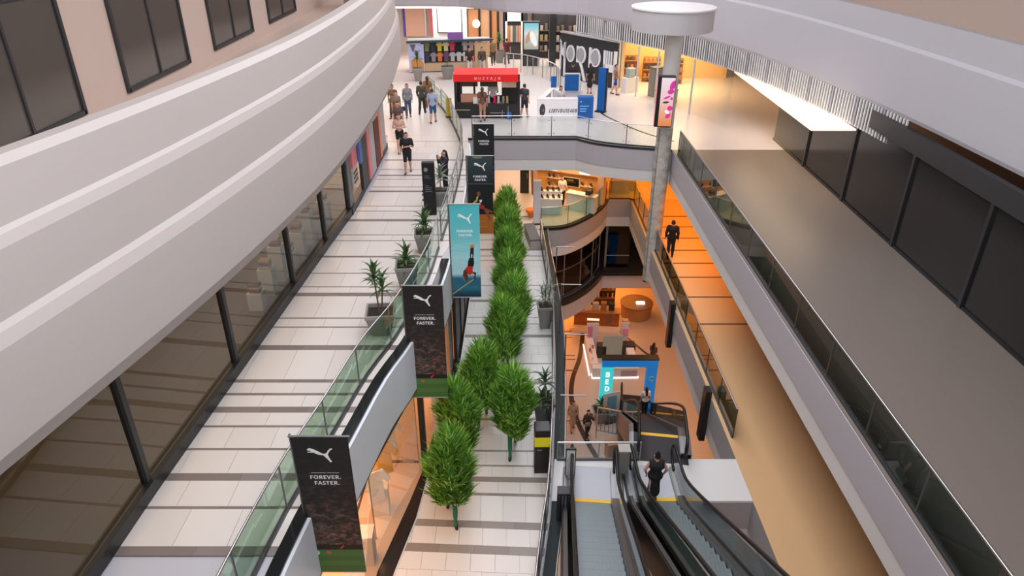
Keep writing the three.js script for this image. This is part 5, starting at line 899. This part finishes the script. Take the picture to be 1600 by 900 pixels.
// black lettered wall and the glass shop beside it
{
  const ax = 3.1, az = -47.15, bx = 6.22, bz = -43.25, len = Math.hypot(bx - ax, bz - az), turn = -Math.atan2(bz - az, bx - ax);
  const t = thing('lettered_wall', 'black shop wall with tall white stylised letters reading MORPH', 'wall', [ax, B, az], turn);
  part(t, 'wall_panel', boxUp(len - 0.05, 2.68, 0.2, len / 2, 0, -0.1), std(0.022, 0.025, 0.03, 0.5)); part(t, 'top_edge', boxUp(len, 0.1, 0.3, len / 2, 2.68, -0.08), std(0.5, 0.48, 0.5));
  const white = std(0.85, 0.85, 0.86, 0.5), grey = std(0.4, 0.4, 0.42, 0.5), H = 2.72, U = x => (x - 876) / 86 * len, V = f => H * (1 - f);
  const S = pts => new THREE.ExtrudeGeometry(new THREE.Shape(pts.map(p => new THREE.Vector2(p[0], p[1]))), { depth: 0.06, bevelEnabled: false });
  const rect = (x0, x1, f0, f1, z = 0) => box(U(x1) - U(x0), V(f0) - V(f1), 0.06, (U(x0) + U(x1)) / 2, (V(f0) + V(f1)) / 2, 0.03 + z);
  const oval = (cx, cf, rx, rf, hole) => { const s = new THREE.Shape(); s.absellipse(U(cx), V(cf), rx * len / 86, rf * H, 0, Math.PI * 2); if (hole) { const p = new THREE.Path(); p.absellipse(U(cx), V(cf), rx * len / 86 * hole, rf * H * (hole + 0.1), 0, Math.PI * 2, true); s.holes.push(p); } return new THREE.ExtrudeGeometry(s, { depth: 0.06, bevelEnabled: false }); };
  part(t, 'letter', merge([rect(876, 878, 0.2, 1), rect(882.5, 885, 0.22, 0.98), S([[U(876), V(0.16)], [U(879), V(0.3)], [U(880.5), V(0.42)], [U(882.5), V(0.22)], [U(885), V(0.2)], [U(885), V(0.58)], [U(880), V(0.5)], [U(876), V(0.5)]])]), white, 'white letter M');
  part(t, 'letter', oval(893, 0.44, 6.4, 0.19, 0.74), white, 'white letter O'); part(t, 'letter_fill', oval(893, 0.44, 4.9, 0.155), grey);
  part(t, 'letter', merge([rect(902.5, 905, 0.24, 0.6), oval(909.5, 0.42, 7.2, 0.19, 0.72), S([[U(906), V(0.58)], [U(911), V(0.6)], [U(918), V(0.98)], [U(914), V(0.98)], [U(910), V(0.72)]])]), white, 'white letter R'); part(t, 'letter_fill', oval(909, 0.42, 5.2, 0.15), grey);
  part(t, 'letter', merge([rect(921.5, 925, 0.22, 0.97), oval(931, 0.42, 7.6, 0.2, 0.72)]), white, 'white letter P'); part(t, 'letter_fill', oval(930.5, 0.42, 5.5, 0.15), grey);
  part(t, 'letter', merge([rect(943, 946, 0.22, 1), rect(957.5, 961.5, 0.2, 1), rect(943, 961, 0.5, 0.66), rect(947.2, 948.8, 0.22, 0.5), rect(950.2, 951.8, 0.22, 0.5), rect(953.4, 955, 0.22, 0.5)]), white, 'white letter H like a fork');
  const g = thing('glass_shopfront', 'bright amber glass shopfront right of the black lettered wall', 'shopfront', [0, B, 0]);
  const line = [[6.32, -43.1], [7.15, -41.5], [8.0, -40.0], [9.4, -37.6], [10.6, -34.6]];
  for (let i = 0; i < 4; i++) { part(g, 'glass_pane', sweep([line[i], line[i + 1]], [[0, 0.08], [0, 2.75], [0.012, 2.75]]), M.glassClear); part(g, 'post', boxUp(0.09, 2.8, 0.09, line[i][0], 0, line[i][1]), std(0.7, 0.66, 0.62)); }
  struct('wall_shop', boxUp(7, 3.6, 0.2, 10.2, B, -46.5), std(0.85, 0.55, 0.22, 0.6));
  struct('wall_shop', boxUp(0.2, 3.6, 4, 6.6, B, -45.6), std(0.85, 0.6, 0.3, 0.6));
  for (let i = 0; i < 3; i++) { const q = thing('shelving_unit', ['amber shelf of toys close to the black lettered wall', 'brown goods stack in the middle of the amber shop', 'shelf of round goods at the back of the amber shop'][i], 'shelving', [7.4 + i * 1.3, B, -45.8 + i * 0.5]); part(q, 'back_panel', boxUp(1.1, 1.5, 0.06, 0, 0, -0.2), M.wood); for (const y of [0.3, 0.75, 1.2]) { part(q, 'shelf_board', boxUp(1.1, 0.04, 0.4, 0, y, 0), M.wood); for (let k = 0; k < 4; k++) part(q, 'goods', rbox(0.18, 0.22, 0.2, 0.04, -0.4 + k * 0.26, y + 0.14, 0), cloth([[0.25, 0.08, 0.03], [0.5, 0.2, 0.05], [0.1, 0.06, 0.04]][Math.floor(rnd() * 3)])); } }
  const w = thing('counter', 'white till counter with grey machines in the amber shop', 'counter', [6.95, B, -42.6], 0.5); part(w, 'cabinet', boxUp(0.9, 0.85, 0.5), M.white); part(w, 'machine', rbox(0.5, 0.55, 0.35, 0.05, 0, 1.12, 0), std(0.38, 0.42, 0.44)); part(w, 'screen', box(0.3, 0.2, 0.02, 0, 1.1, 0.18), std(0.3, 0.5, 0.5));
  const v = thing('display_case', 'grey display cabinet behind the middle amber window', 'cabinet', [8.3, B, -41.6], 0.5); part(v, 'cabinet', boxUp(0.7, 1.6, 0.5), std(0.22, 0.20, 0.17)); part(v, 'top', boxUp(0.75, 0.05, 0.55, 0, 1.6, 0), M.dark);
  const u = thing('display_case', 'low cabinet with yellow goods near the pink light box', 'cabinet', [8.6, B, -39.9], 0.5); part(u, 'cabinet', boxUp(1.2, 0.7, 0.5), std(0.6, 0.42, 0.14)); part(u, 'top', boxUp(1.25, 0.05, 0.55, 0, 0.7, 0), std(0.3, 0.32, 0.33)); part(u, 'glass_front', boxUp(0.3, 0.65, 0.02, -0.4, 0.02, 0.26), std(0.4, 0.48, 0.5));
}
// fascia of thin upright fins
{
  const t = thing('fin_fascia', 'curved fascia of thin upright black and white fins over the amber shop', 'fascia', [0, 0, 0]);
  const p = cEdgeFar.filter(q => q[0] > 3.9 && q[1] < -22), s = arc(p), len = s[s.length - 1];
  part(t, 'backing', sweep(inset(p, 0.05), [[0, 7.62], [0, 8.62]]), std(0.03, 0.03, 0.032)); part(t, 'lower_edge', sweep(inset(p, 0.1), [[0.1, 7.6], [-0.06, 7.6], [-0.06, 7.66]]), M.white);
  const fin = box(0.075, 1.0, 0.05, 0, 8.12, 0), gap = 0.19;
  for (let i = 0; i * gap < len; i++) { const q = along(p, s, i * gap), r = along(p, s, i * gap + 0.05); const m = part(t, 'fin', fin, i % 9 === 4 ? M.lavender : M.white); const x = Math.atan2(r[0] - q[0], r[1] - q[1]); m.position.set(q[0] + 0.0, 0, q[1]); m.rotation.y = x - Math.PI / 2 + rr(-0.15, 0.15); }
}
// stone pillar, its white capital ring and the pink light box on it
struct('pillar', metricUV(cyl(0.36, 0.35, 7.6, 24, 6.8, -1.7, -31.1)), M.stone);
struct('pillar', cyl(0.35, 0.35, 4.0, 24, 6.8, 5.9, -31.1), std(0.68, 0.66, 0.63, 0.5));
{
  const t = thing('pillar_ring', 'broad white ring around the top of the stone pillar', 'ring', [6.75, 9.95, -31.6]);
  part(t, 'drum', cyl(1.7, 1.7, 0.85, 40), std(0.55, 0.53, 0.54, 0.6)); part(t, 'bright_top', cyl(1.75, 1.75, 0.06, 40, 0, 0.85, 0), std(0.88, 0.86, 0.86, 0.5));
  const q = thing('light_box', 'pink and orange illuminated advertising box fixed to the stone pillar', 'sign', [6.53, 6.1, -30.5], -0.12);
  part(q, 'case', rbox(0.74, 2.15, 0.34, 0.02, 0, 1.07, -0.05), M.black);
  part(q, 'display', plane(0.56, 2.05).translate(0.07, 1.07, 0.125), printMat(256, 1024, (g, w, h) => { const gr = g.createLinearGradient(0, 0, 0, h); gr.addColorStop(0, '#f6e4ee'); gr.addColorStop(0.5, '#f4c8c8'); gr.addColorStop(0.85, '#f0a070'); gr.addColorStop(1, '#e88a58'); g.fillStyle = gr; g.fillRect(0, 0, w, h); g.fillStyle = '#e23ba0'; const bl = (x, y, a, b, r) => { g.beginPath(); g.ellipse(x * w, y * h, a * w, b * h, r, 0, 7); g.fill(); }; bl(.85, .15, .2, .1, .3); bl(.75, .28, .25, .05, -.4); bl(.5, .4, .3, .02, -.5); bl(.85, .42, .1, .03, 0); bl(.8, .62, .2, .05, -.8); bl(.7, .78, .25, .04, -.9); g.fillStyle = '#4a3a30'; bl(.45, .5, .24, .022, -.1); g.fillStyle = '#fff'; bl(.6, .7, .12, .05, -.8); }, 0.3, 0.75));
  part(q, 'side_display', boxUp(0.02, 2.05, 0.28, -0.38, 0.05, -0.05), glow(0.85, 0.3, 0.35, 0.6));
}

// ---------------------------------------------------------------- escalators and the landing
escalator('grey escalator rising towards the viewer on the rail side, with blurred empty steps', 2.25, 0, -14.55, 0.085 * -1, B, 0.51, {});
escalator('grey escalator boarded by the woman in black, farther from the walkway rail', 4.06, 0, -14.6, 0.0, B, 0.51, {});
escalator('black escalator running down from the landing to the cyan arch', 6.4, L, -29.7, -0.145, -L - 0.02, 0.617, { w: 1.15, stepMat: std(0.02, 0.02, 0.024, 0.5), plate: std(0.018, 0.018, 0.022, 0.5), panel: M.glassSmoke, topPlate: 1.3, sideMat: M.dullSteel });
{
  const t = thing('gate_frame', 'small grey framed gate with uprights beside the head of the black escalator', 'gate', [4.75, L, -27.4], -0.3);
  part(t, 'frame', merge([strut([-0.6, 1.9, 0], [0.5, 1.9, 0], 0.06, 0.06), strut([-0.6, 0.5, 0], [0.5, 0.5, 0], 0.06, 0.06), strut([-0.6, 0, 0], [-0.6, 1.9, 0], 0.06, 0.06), strut([0.5, 0, 0], [0.5, 1.9, 0], 0.06, 0.06)]), M.steel);
  for (let i = 0; i < 5; i++) part(t, 'upright', strut([-0.4 + i * 0.2, 0.5, 0], [-0.4 + i * 0.2, 1.9, 0], 0.03, 0.03), M.dullSteel);
  const o = thing('sign_stand', 'tilted poster stand with blue print near the black escalator', 'sign', [5.05, L, -28.9], 0.3); part(o, 'board', boxUp(0.9, 1.5, 0.06, 0, 0.3, 0), std(0.6, 0.6, 0.6)); part(o, 'print', boxUp(0.5, 1.1, 0.02, 0, 0.5, 0.04), std(0.12, 0.35, 0.5)); part(o, 'foot', boxUp(0.8, 0.06, 0.5), M.dark);
  const c = thing('carton', 'brown upright carton at the foot of the black escalator', 'box', [4.75, L, -26.2], 0.2); part(c, 'body', boxUp(0.5, 0.9, 0.5), std(0.42, 0.24, 0.13)); part(c, 'lid', boxUp(0.52, 0.03, 0.52, 0, 0.9, 0), std(0.5, 0.3, 0.17));
  const r = thing('round_ottoman', 'grey round ottoman below the landing guard', 'ottoman', [5.0, L, -25.2]); part(r, 'seat', cyl(0.5, 0.5, 0.35, 24, 0, 0.1, 0), std(0.3, 0.33, 0.35)); part(r, 'base', cyl(0.4, 0.45, 0.1, 24), M.dark);
}
{ // orange post and dark utility columns seen between rail and escalator
  const t = thing('orange_post', 'tall orange square post in the gap beside the near escalator', 'post', [1.17, -5.2, -11.4]); part(t, 'shaft', boxUp(0.2, 4.4, 0.2), std(0.80, 0.30, 0.08, 0.5)); part(t, 'cap', boxUp(0.24, 0.2, 0.24, 0, 4.4, 0), std(0.82, 0.36, 0.12)); part(t, 'base_plate', boxUp(0.3, 0.3, 0.3, 0, -0.3, 0), M.dark); part(t, 'stem', boxUp(0.1, 3.4, 0.1, 0, -3.6, 0), M.dark);
  const u = thing('utility_cabinet', 'dark ribbed cabinet between the walkway rail and the near escalator', 'cabinet', [1.38, -0.05, -14.0]); part(u, 'cabinet', boxUp(0.34, 1.0, 0.3), M.dark); for (let i = 0; i < 4; i++) part(u, 'rib', boxUp(0.03, 0.9, 0.03, -0.13 + i * 0.085, 0.03, 0.16), M.dullSteel);
  const p = thing('notice_post', 'slim white-faced notice post on the landing beside the near escalator', 'sign', [1.66, 0, -15.4]); part(p, 'frame', boxUp(0.3, 1.15, 0.06), M.dark); part(p, 'panel', boxUp(0.24, 1.05, 0.07, 0, 0.05, 0), M.white);
  const q = thing('bin', 'narrow grey pedestal between the two escalator heads', 'pedestal', [3.2, 0, -15.6]); q.name = numbered('pedestal'); part(q, 'body', boxUp(0.3, 0.95, 0.3), std(0.25, 0.25, 0.22)); part(q, 'top', boxUp(0.34, 0.05, 0.34, 0, 0.95, 0), std(0.4, 0.38, 0.33));
}

// ---------------------------------------------------------------- lowest floor
lightPanel(5.0, Mz - 1.2, -42.5, 7, 6, '#ff9c44', LIGHTS.lower * 1.6, 'ceiling_light_panel');
lightPanel(-1.2, Mz - 1.2, -35, 4.6, 6, '#ff9a40', LIGHTS.lower * 1.5, 'ceiling_light_panel');
lightPanel(-1.5, Mz - 1.2, -20, 3, 10, '#ffd0a0', LIGHTS.lower * 0.6, 'ceiling_light_panel');
lightPanel(10, -1.68, -30, 4, 12, '#ffb070', LIGHTS.lower * 0.9, 'ceiling_light_panel');
lightPanel(4, Mz - 1.2, -3, 6, 5, '#ff9c50', LIGHTS.lower * 0.5, 'ceiling_light_panel');
struct('wall_low', boxUp(22, 4.0, 0.2, 4, L, -46.2), std(0.5, 0.28, 0.12, 0.6));
{
  const t = thing('promotion_island', 'white illuminated cosmetics island with a grey-green back panel on the lowest floor', 'kiosk', [5.75, L, -34.4], 0.02);
  part(t, 'front_counter', boxUp(2.55, 0.62, 0.4, 0, 0, 1.55), std(0.72, 0.70, 0.68)); part(t, 'glowing_base', boxUp(2.62, 0.07, 0.5, 0, 0.0, 1.55), glow(1, 0.93, 0.9, 1.2)); part(t, 'counter_top', boxUp(2.6, 0.05, 0.5, 0, 0.62, 1.52), M.white);
  part(t, 'side_counter', boxUp(0.45, 0.75, 3.0, -1.15, 0, -0.1), M.white); part(t, 'glowing_edge', boxUp(0.06, 0.06, 3.2, -1.42, 0.0, -0.1), glow(1, 0.93, 0.9, 1.2)); part(t, 'side_counter', boxUp(0.45, 0.75, 1.2, 1.1, 0, 0.4), M.white);
  part(t, 'back_panel', boxUp(1.15, 1.5, 0.1, 0.1, 0, -0.3), std(0.34, 0.40, 0.36), 'grey-green panel'); part(t, 'pillar_display', boxUp(0.7, 1.7, 0.12, -0.95, 0, -1.4), std(0.62, 0.58, 0.62)); part(t, 'pillar_display', boxUp(0.45, 1.7, 0.12, 0.95, 0, -1.4), std(0.62, 0.60, 0.62));
  part(t, 'pink_poster', boxUp(0.28, 0.7, 0.05, -1.1, 0.8, -1.31), std(0.55, 0.2, 0.32)); part(t, 'pink_poster', boxUp(0.3, 0.45, 0.05, 1.0, 0.9, -1.31), std(0.75, 0.3, 0.5)); part(t, 'dark_counter', boxUp(0.8, 0.8, 0.6, 1.05, 0, -0.55), M.dark); part(t, 'dark_counter', boxUp(0.5, 0.8, 0.5, -0.5, 0, -0.5), M.dark);
  for (let i = 0; i < 10; i++) part(t, 'jar', cyl(0.06, 0.05, 0.2, 10, i < 5 ? -1.15 + rr(-.12, .12) : rr(-0.9, 1.0), i < 5 ? 0.75 : 0.67, i < 5 ? rr(-1.4, 1.2) : 1.5 + rr(-.1, .1)), cloth([[0.7, 0.7, 0.7], [0.4, 0.15, 0.1], [0.1, 0.1, 0.1], [0.6, 0.4, 0.45]][i % 4]));
  part(t, 'front_print', boxUp(0.9, 0.4, 0.02, 0.75, 0.12, 1.76), std(0.42, 0.33, 0.32));
}
{
  const t = thing('entrance_arch', 'cyan and blue illuminated entrance arch at the foot of the black escalator', 'arch', [6.1, L, -30.0], 0.0);
  const cy = glow(0.05, 0.62, 0.66, 0.75), bl = glow(0.01, 0.2, 0.6, 0.55);
  part(t, 'leg', boxUp(0.62, 2.75, 0.4, -1.22, 0, 0), cy, 'cyan leg with white letters'); part(t, 'leg', boxUp(0.5, 2.75, 0.4, 1.05, 0, 0), bl, 'blue leg');
  part(t, 'beam', boxUp(2.83, 0.42, 0.42, -0.1, 2.72, 0), bl, 'blue crossbeam'); part(t, 'top_cover', boxUp(2.9, 0.05, 0.46, -0.1, 3.14, 0), M.black);
  const letters = merge('BEDGO'.split('').map((c, i) => new TextGeometry(c, { font, size: 0.3, depth: 0.02, curveSegments: 4 }).translate(-1.34, 2.1 - i * 0.44, 0.2))); part(t, 'lettering', letters, glow(0.95, 0.95, 1, 0.9), 'white letters down the cyan leg');
  part(t, 'emblem', new THREE.TorusGeometry(0.13, 0.03, 8, 20).translate(1.05, 2.0, 0.21), std(0.2, 0.6, 0.4));
}
{
  const t = thing('wooden_counter', 'long orange wood counter stacked with boxes under the grey storey edge', 'counter', [5.3, L, -38.3], -0.1);
  part(t, 'front', boxUp(2.8, 1.1, 0.6), M.woodPanel); part(t, 'top', boxUp(2.9, 0.06, 0.7, 0, 1.1, 0), M.wood); part(t, 'plinth', boxUp(3.1, 0.16, 0.5, -0.1, 0, 0.5), std(0.8, 0.66, 0.5)); part(t, 'sign', boxUp(0.75, 0.14, 0.04, -0.2, 0.55, 0.32), glow(1, 0.85, 0.6, 1.0), 'small lit sign'); part(t, 'vent_panel', boxUp(0.35, 0.55, 0.04, 0.75, 0.4, 0.31), M.brown);
  for (let i = 0; i < 6; i++) { const q = thing('carton', ['dark carton at the left end of the wood counter', 'white carton stacked on the wood counter', 'grey carton in the middle of the wood counter', 'small brown carton on the wood counter', 'black carton near the right end of the wood counter', 'pale carton beside the wood counter end'][i], 'box', [4.2 + i * 0.5, L + (i < 5 ? 1.17 : 0), -38.3 - (i < 5 ? 0 : 0.1)], rr(-.2, .2)); if (i === 5) q.position.x = 7.15; part(q, 'body', boxUp(0.36, 0.3 + 0.3 * rnd(), 0.32), cloth([[0.03, 0.03, 0.03], [0.7, 0.68, 0.65], [0.4, 0.4, 0.42], [0.3, 0.14, 0.05], [0.02, 0.02, 0.02], [0.6, 0.5, 0.4]][i])); }
  const d = thing('dark_cupboard', 'tall dark cupboard with a bottle shelf beyond the wood counter', 'cabinet', [6.0, L, -41.2]); part(d, 'body', boxUp(1.6, 2.6, 0.6), M.dark); for (const y of [0.6, 1.2, 1.8]) { part(d, 'shelf', boxUp(1.5, 0.05, 0.3, 0, y, 0.4), M.brown); for (let k = 0; k < 5; k++) part(d, 'bottle', cyl(0.06, 0.05, 0.32, 8, -0.6 + k * 0.3, y + 0.05, 0.4), cloth([[0.5, 0.15, 0.05], [0.6, 0.5, 0.4], [0.1, 0.04, 0.02]][k % 3])); }
  const w = thing('round_counter', 'round wooden counter with a bright lamp at the far end of the lowest floor', 'counter', [8.0, L, -39.6]); part(w, 'drum', cyl(0.95, 1.0, 0.9, 28), M.wood); part(w, 'top', cyl(1.05, 1.05, 0.06, 28, 0, 0.9, 0), M.brown); part(w, 'lamp', rbox(0.55, 0.1, 0.3, 0.04, 0.2, 1.02, 0.2), glow(1, 0.95, 0.9, 2.5));
}

// ---------------------------------------------------------------- people
const black = [0.015, 0.015, 0.017];
person('man in black shirt and shorts walking towards the viewer on the upper walkway', [-4.3, B, -28.2], 0.05, { top: black, bottom: black, leg: 0.9, sleeve: 0.9, stride: 0.2, armL: 'across', height: 1.68 });
person('bare-chested person in black shorts walking behind the man in black', [-5.0, B, -31.0], 0.2, { bottom: black, leg: 0.55, stride: 0.3, armL: 'across', armR: 'across', height: 1.72, skin: 2, hair: 'brown' });
person('shopper in patterned dark top beside the upper shopfront', [-5.35, B, -33.2], 0.1, { top: [0.10, 0.08, 0.09], bottom: [0.5, 0.42, 0.4], leg: 0.8, stride: 0.2, female: true, longHair: true });
person('shopper in khaki clothes close to the far end of the upper shopfront', [-6.15, B, -36.8], -0.2, { top: [0.16, 0.14, 0.09], bottom: [0.06, 0.055, 0.05], stride: 0.25 });
person('shopper carrying a black bag ahead of the one in khaki', [-5.75, B, -35.3], 0.3, { top: [0.22, 0.17, 0.14], bottom: black, stride: -0.2, bag: [0.28, 0.85, 0.1], female: true, longHair: true });
person('woman in grey top and blue jeans in the middle of the upper walkway', [-5.4, B, -36.9], 0.1, { top: [0.22, 0.24, 0.27], bottom: [0.06, 0.09, 0.17], stride: 0.18, female: true, longHair: true, sleeve: 1.8, hair: 'brown' });
person('person in dark olive jacket next to the curving upper rail', [-4.75, B, -37.6], 3.0, { top: [0.06, 0.065, 0.045], bottom: [0.03, 0.03, 0.03], stride: 0.25, sleeve: 1.9 });
person('person in brown partly hidden beside the olive jacket', [-4.55, B, -38.7], 3.2, { top: [0.28, 0.14, 0.06], bottom: [0.2, 0.1, 0.06], stride: -0.2, female: true, longHair: true, hair: 'brown' });
person('person in pale blue shirt and blue shorts walking away by the upper rail', [-4.0, B, -35.85], 3.1, { top: [0.30, 0.42, 0.62], bottom: [0.03, 0.09, 0.26], leg: 0.9, stride: 0.2, hair: 'brown' });
person('hooded person in dark clothes leaning at the upper rail with a phone', [-2.55, B, -25.8], -1.2, { top: [0.025, 0.025, 0.028], bottom: black, sleeve: 2, armL: 'face', armR: 'face', longHair: true });
person('customer in brown standing at the red-roofed kiosk', [-1.5, B, -36.1], 3.1, { top: [0.16, 0.08, 0.05], bottom: [0.42, 0.25, 0.17], leg: 0.8, stride: 0.15, female: true, longHair: true, hair: 'brown' });
person('dark-clothed person between the red kiosk and the white booth', [0.65, B, -36.9], 2.6, { top: [0.05, 0.05, 0.055], bottom: [0.03, 0.03, 0.035], leg: 0.9, stride: 0.2 });
person('kiosk worker in white behind the red-roofed counter', [-1.0, B, -37.7], 0, { top: [0.6, 0.58, 0.55], bottom: black, armL: 'front' });
person('person in dark jacket behind the white promotion booth', [3.45, B, -39.3], 2.8, { top: [0.03, 0.025, 0.03], bottom: [0.05, 0.03, 0.03], stride: 0.2, sleeve: 2, longHair: true });
person('person in black dress in front of the white lettered wall', [4.55, B, -42.2], 2.9, { top: black, dress: 0.5, bottom: black, sleeve: 0.8, female: true, longHair: true });
person('person in dark coat standing under the letter R of the black wall', [3.55, B, -42.4], 3.0, { top: [0.02, 0.018, 0.03], bottom: black, sleeve: 2, stride: 0.15 });
person('person with blue shorts at the edge of the black lettered wall', [6.0, B, -41.9], 1.2, { top: [0.3, 0.16, 0.1], bottom: [0.02, 0.08, 0.35], leg: 0.7, stride: 0.2 });
person('assistant seated low behind the white booth counter', [2.6, B - 0.35, -38.0], 0.4, { top: [0.7, 0.66, 0.64], bottom: black, female: true, longHair: true, armL: 'front' });
person('person in black with white leggings beside the clothes kiosk', [-2.75, B, -47.4], 0.2, { top: [0.03, 0.025, 0.02], bottom: [0.6, 0.57, 0.55], stride: 0.2 });
person('person in dark green with white trousers near the kiosk end', [-1.95, B, -47.6], 0.4, { top: [0.07, 0.06, 0.04], bottom: [0.55, 0.5, 0.48], stride: -0.25, sleeve: 1.8 });
person('person with blue headscarf beside the far shop doorway', [-1.3, B, -50.6], 0.1, { top: [0.25, 0.18, 0.08], bottom: [0.05, 0.04, 0.04], stride: 0.2, female: true, longHair: true });
person('person in dark red top by the far doorway', [-0.35, B, -50.9], 2.9, { top: [0.12, 0.02, 0.03], bottom: [0.12, 0.1, 0.1], stride: 0.2 });
person('man in long black coat on the orange-lit gallery beside the stone pillar', [7.4, A, -30.0], 2.9, { top: [0.012, 0.012, 0.014], bottom: black, sleeve: 2, stride: 0.1, height: 1.85, fat: 1.1 });
person('seller in white leaning over the counter of the orange shoe shop', [2.72, A, -36.5], 0.2, { top: [0.7, 0.66, 0.6], bottom: black, female: true, longHair: true, armL: 'front', armR: 'front' });
person('woman in a black dress boarding the farther grey escalator', [3.88, A + 0.02, -14.5], 3.1, { top: black, dress: 0.4, bottom: black, bun: true, stride: 0.15, female: true, armL: 'side', armR: 'side', height: 1.74, fat: 1.15, skin: 2 });
person('woman in a long beige coat walking on the lowest floor', [3.05, L, -28.2], 0.2, { top: [0.40, 0.30, 0.21], dress: 0.45, bottom: black, sleeve: 1.9, stride: 0.2, female: true, longHair: true, height: 1.78, hair: 'brown' });
person('woman in black with a grey bag raising a phone on the lowest floor', [3.75, L, -27.6], 0.3, { top: [0.05, 0.04, 0.035], bottom: [0.03, 0.03, 0.03], sleeve: 1.9, stride: 0.2, female: true, longHair: true, armL: 'face', height: 1.68, bag: [-0.1, 1.0, 0.18], bagColor: [0.25, 0.22, 0.2] });
person('person in white top and black trousers riding the black escalator', [6.75, L + 0.35, -28.9], 3.3, { top: [0.72, 0.69, 0.66], bottom: black, sleeve: 0.8, stride: 0.05, female: true, longHair: true, height: 1.72 });
person('person in brown standing at the right-hand edge of the lowest floor', [8.0, L, -33.6], 2.4, { top: [0.10, 0.05, 0.035], bottom: [0.3, 0.28, 0.26], stride: 0.15, female: true, longHair: true });

scene.traverse(o => { if (o.isMesh) o.castShadow = o.receiveShadow = true; });
renderer.render(scene, camera);
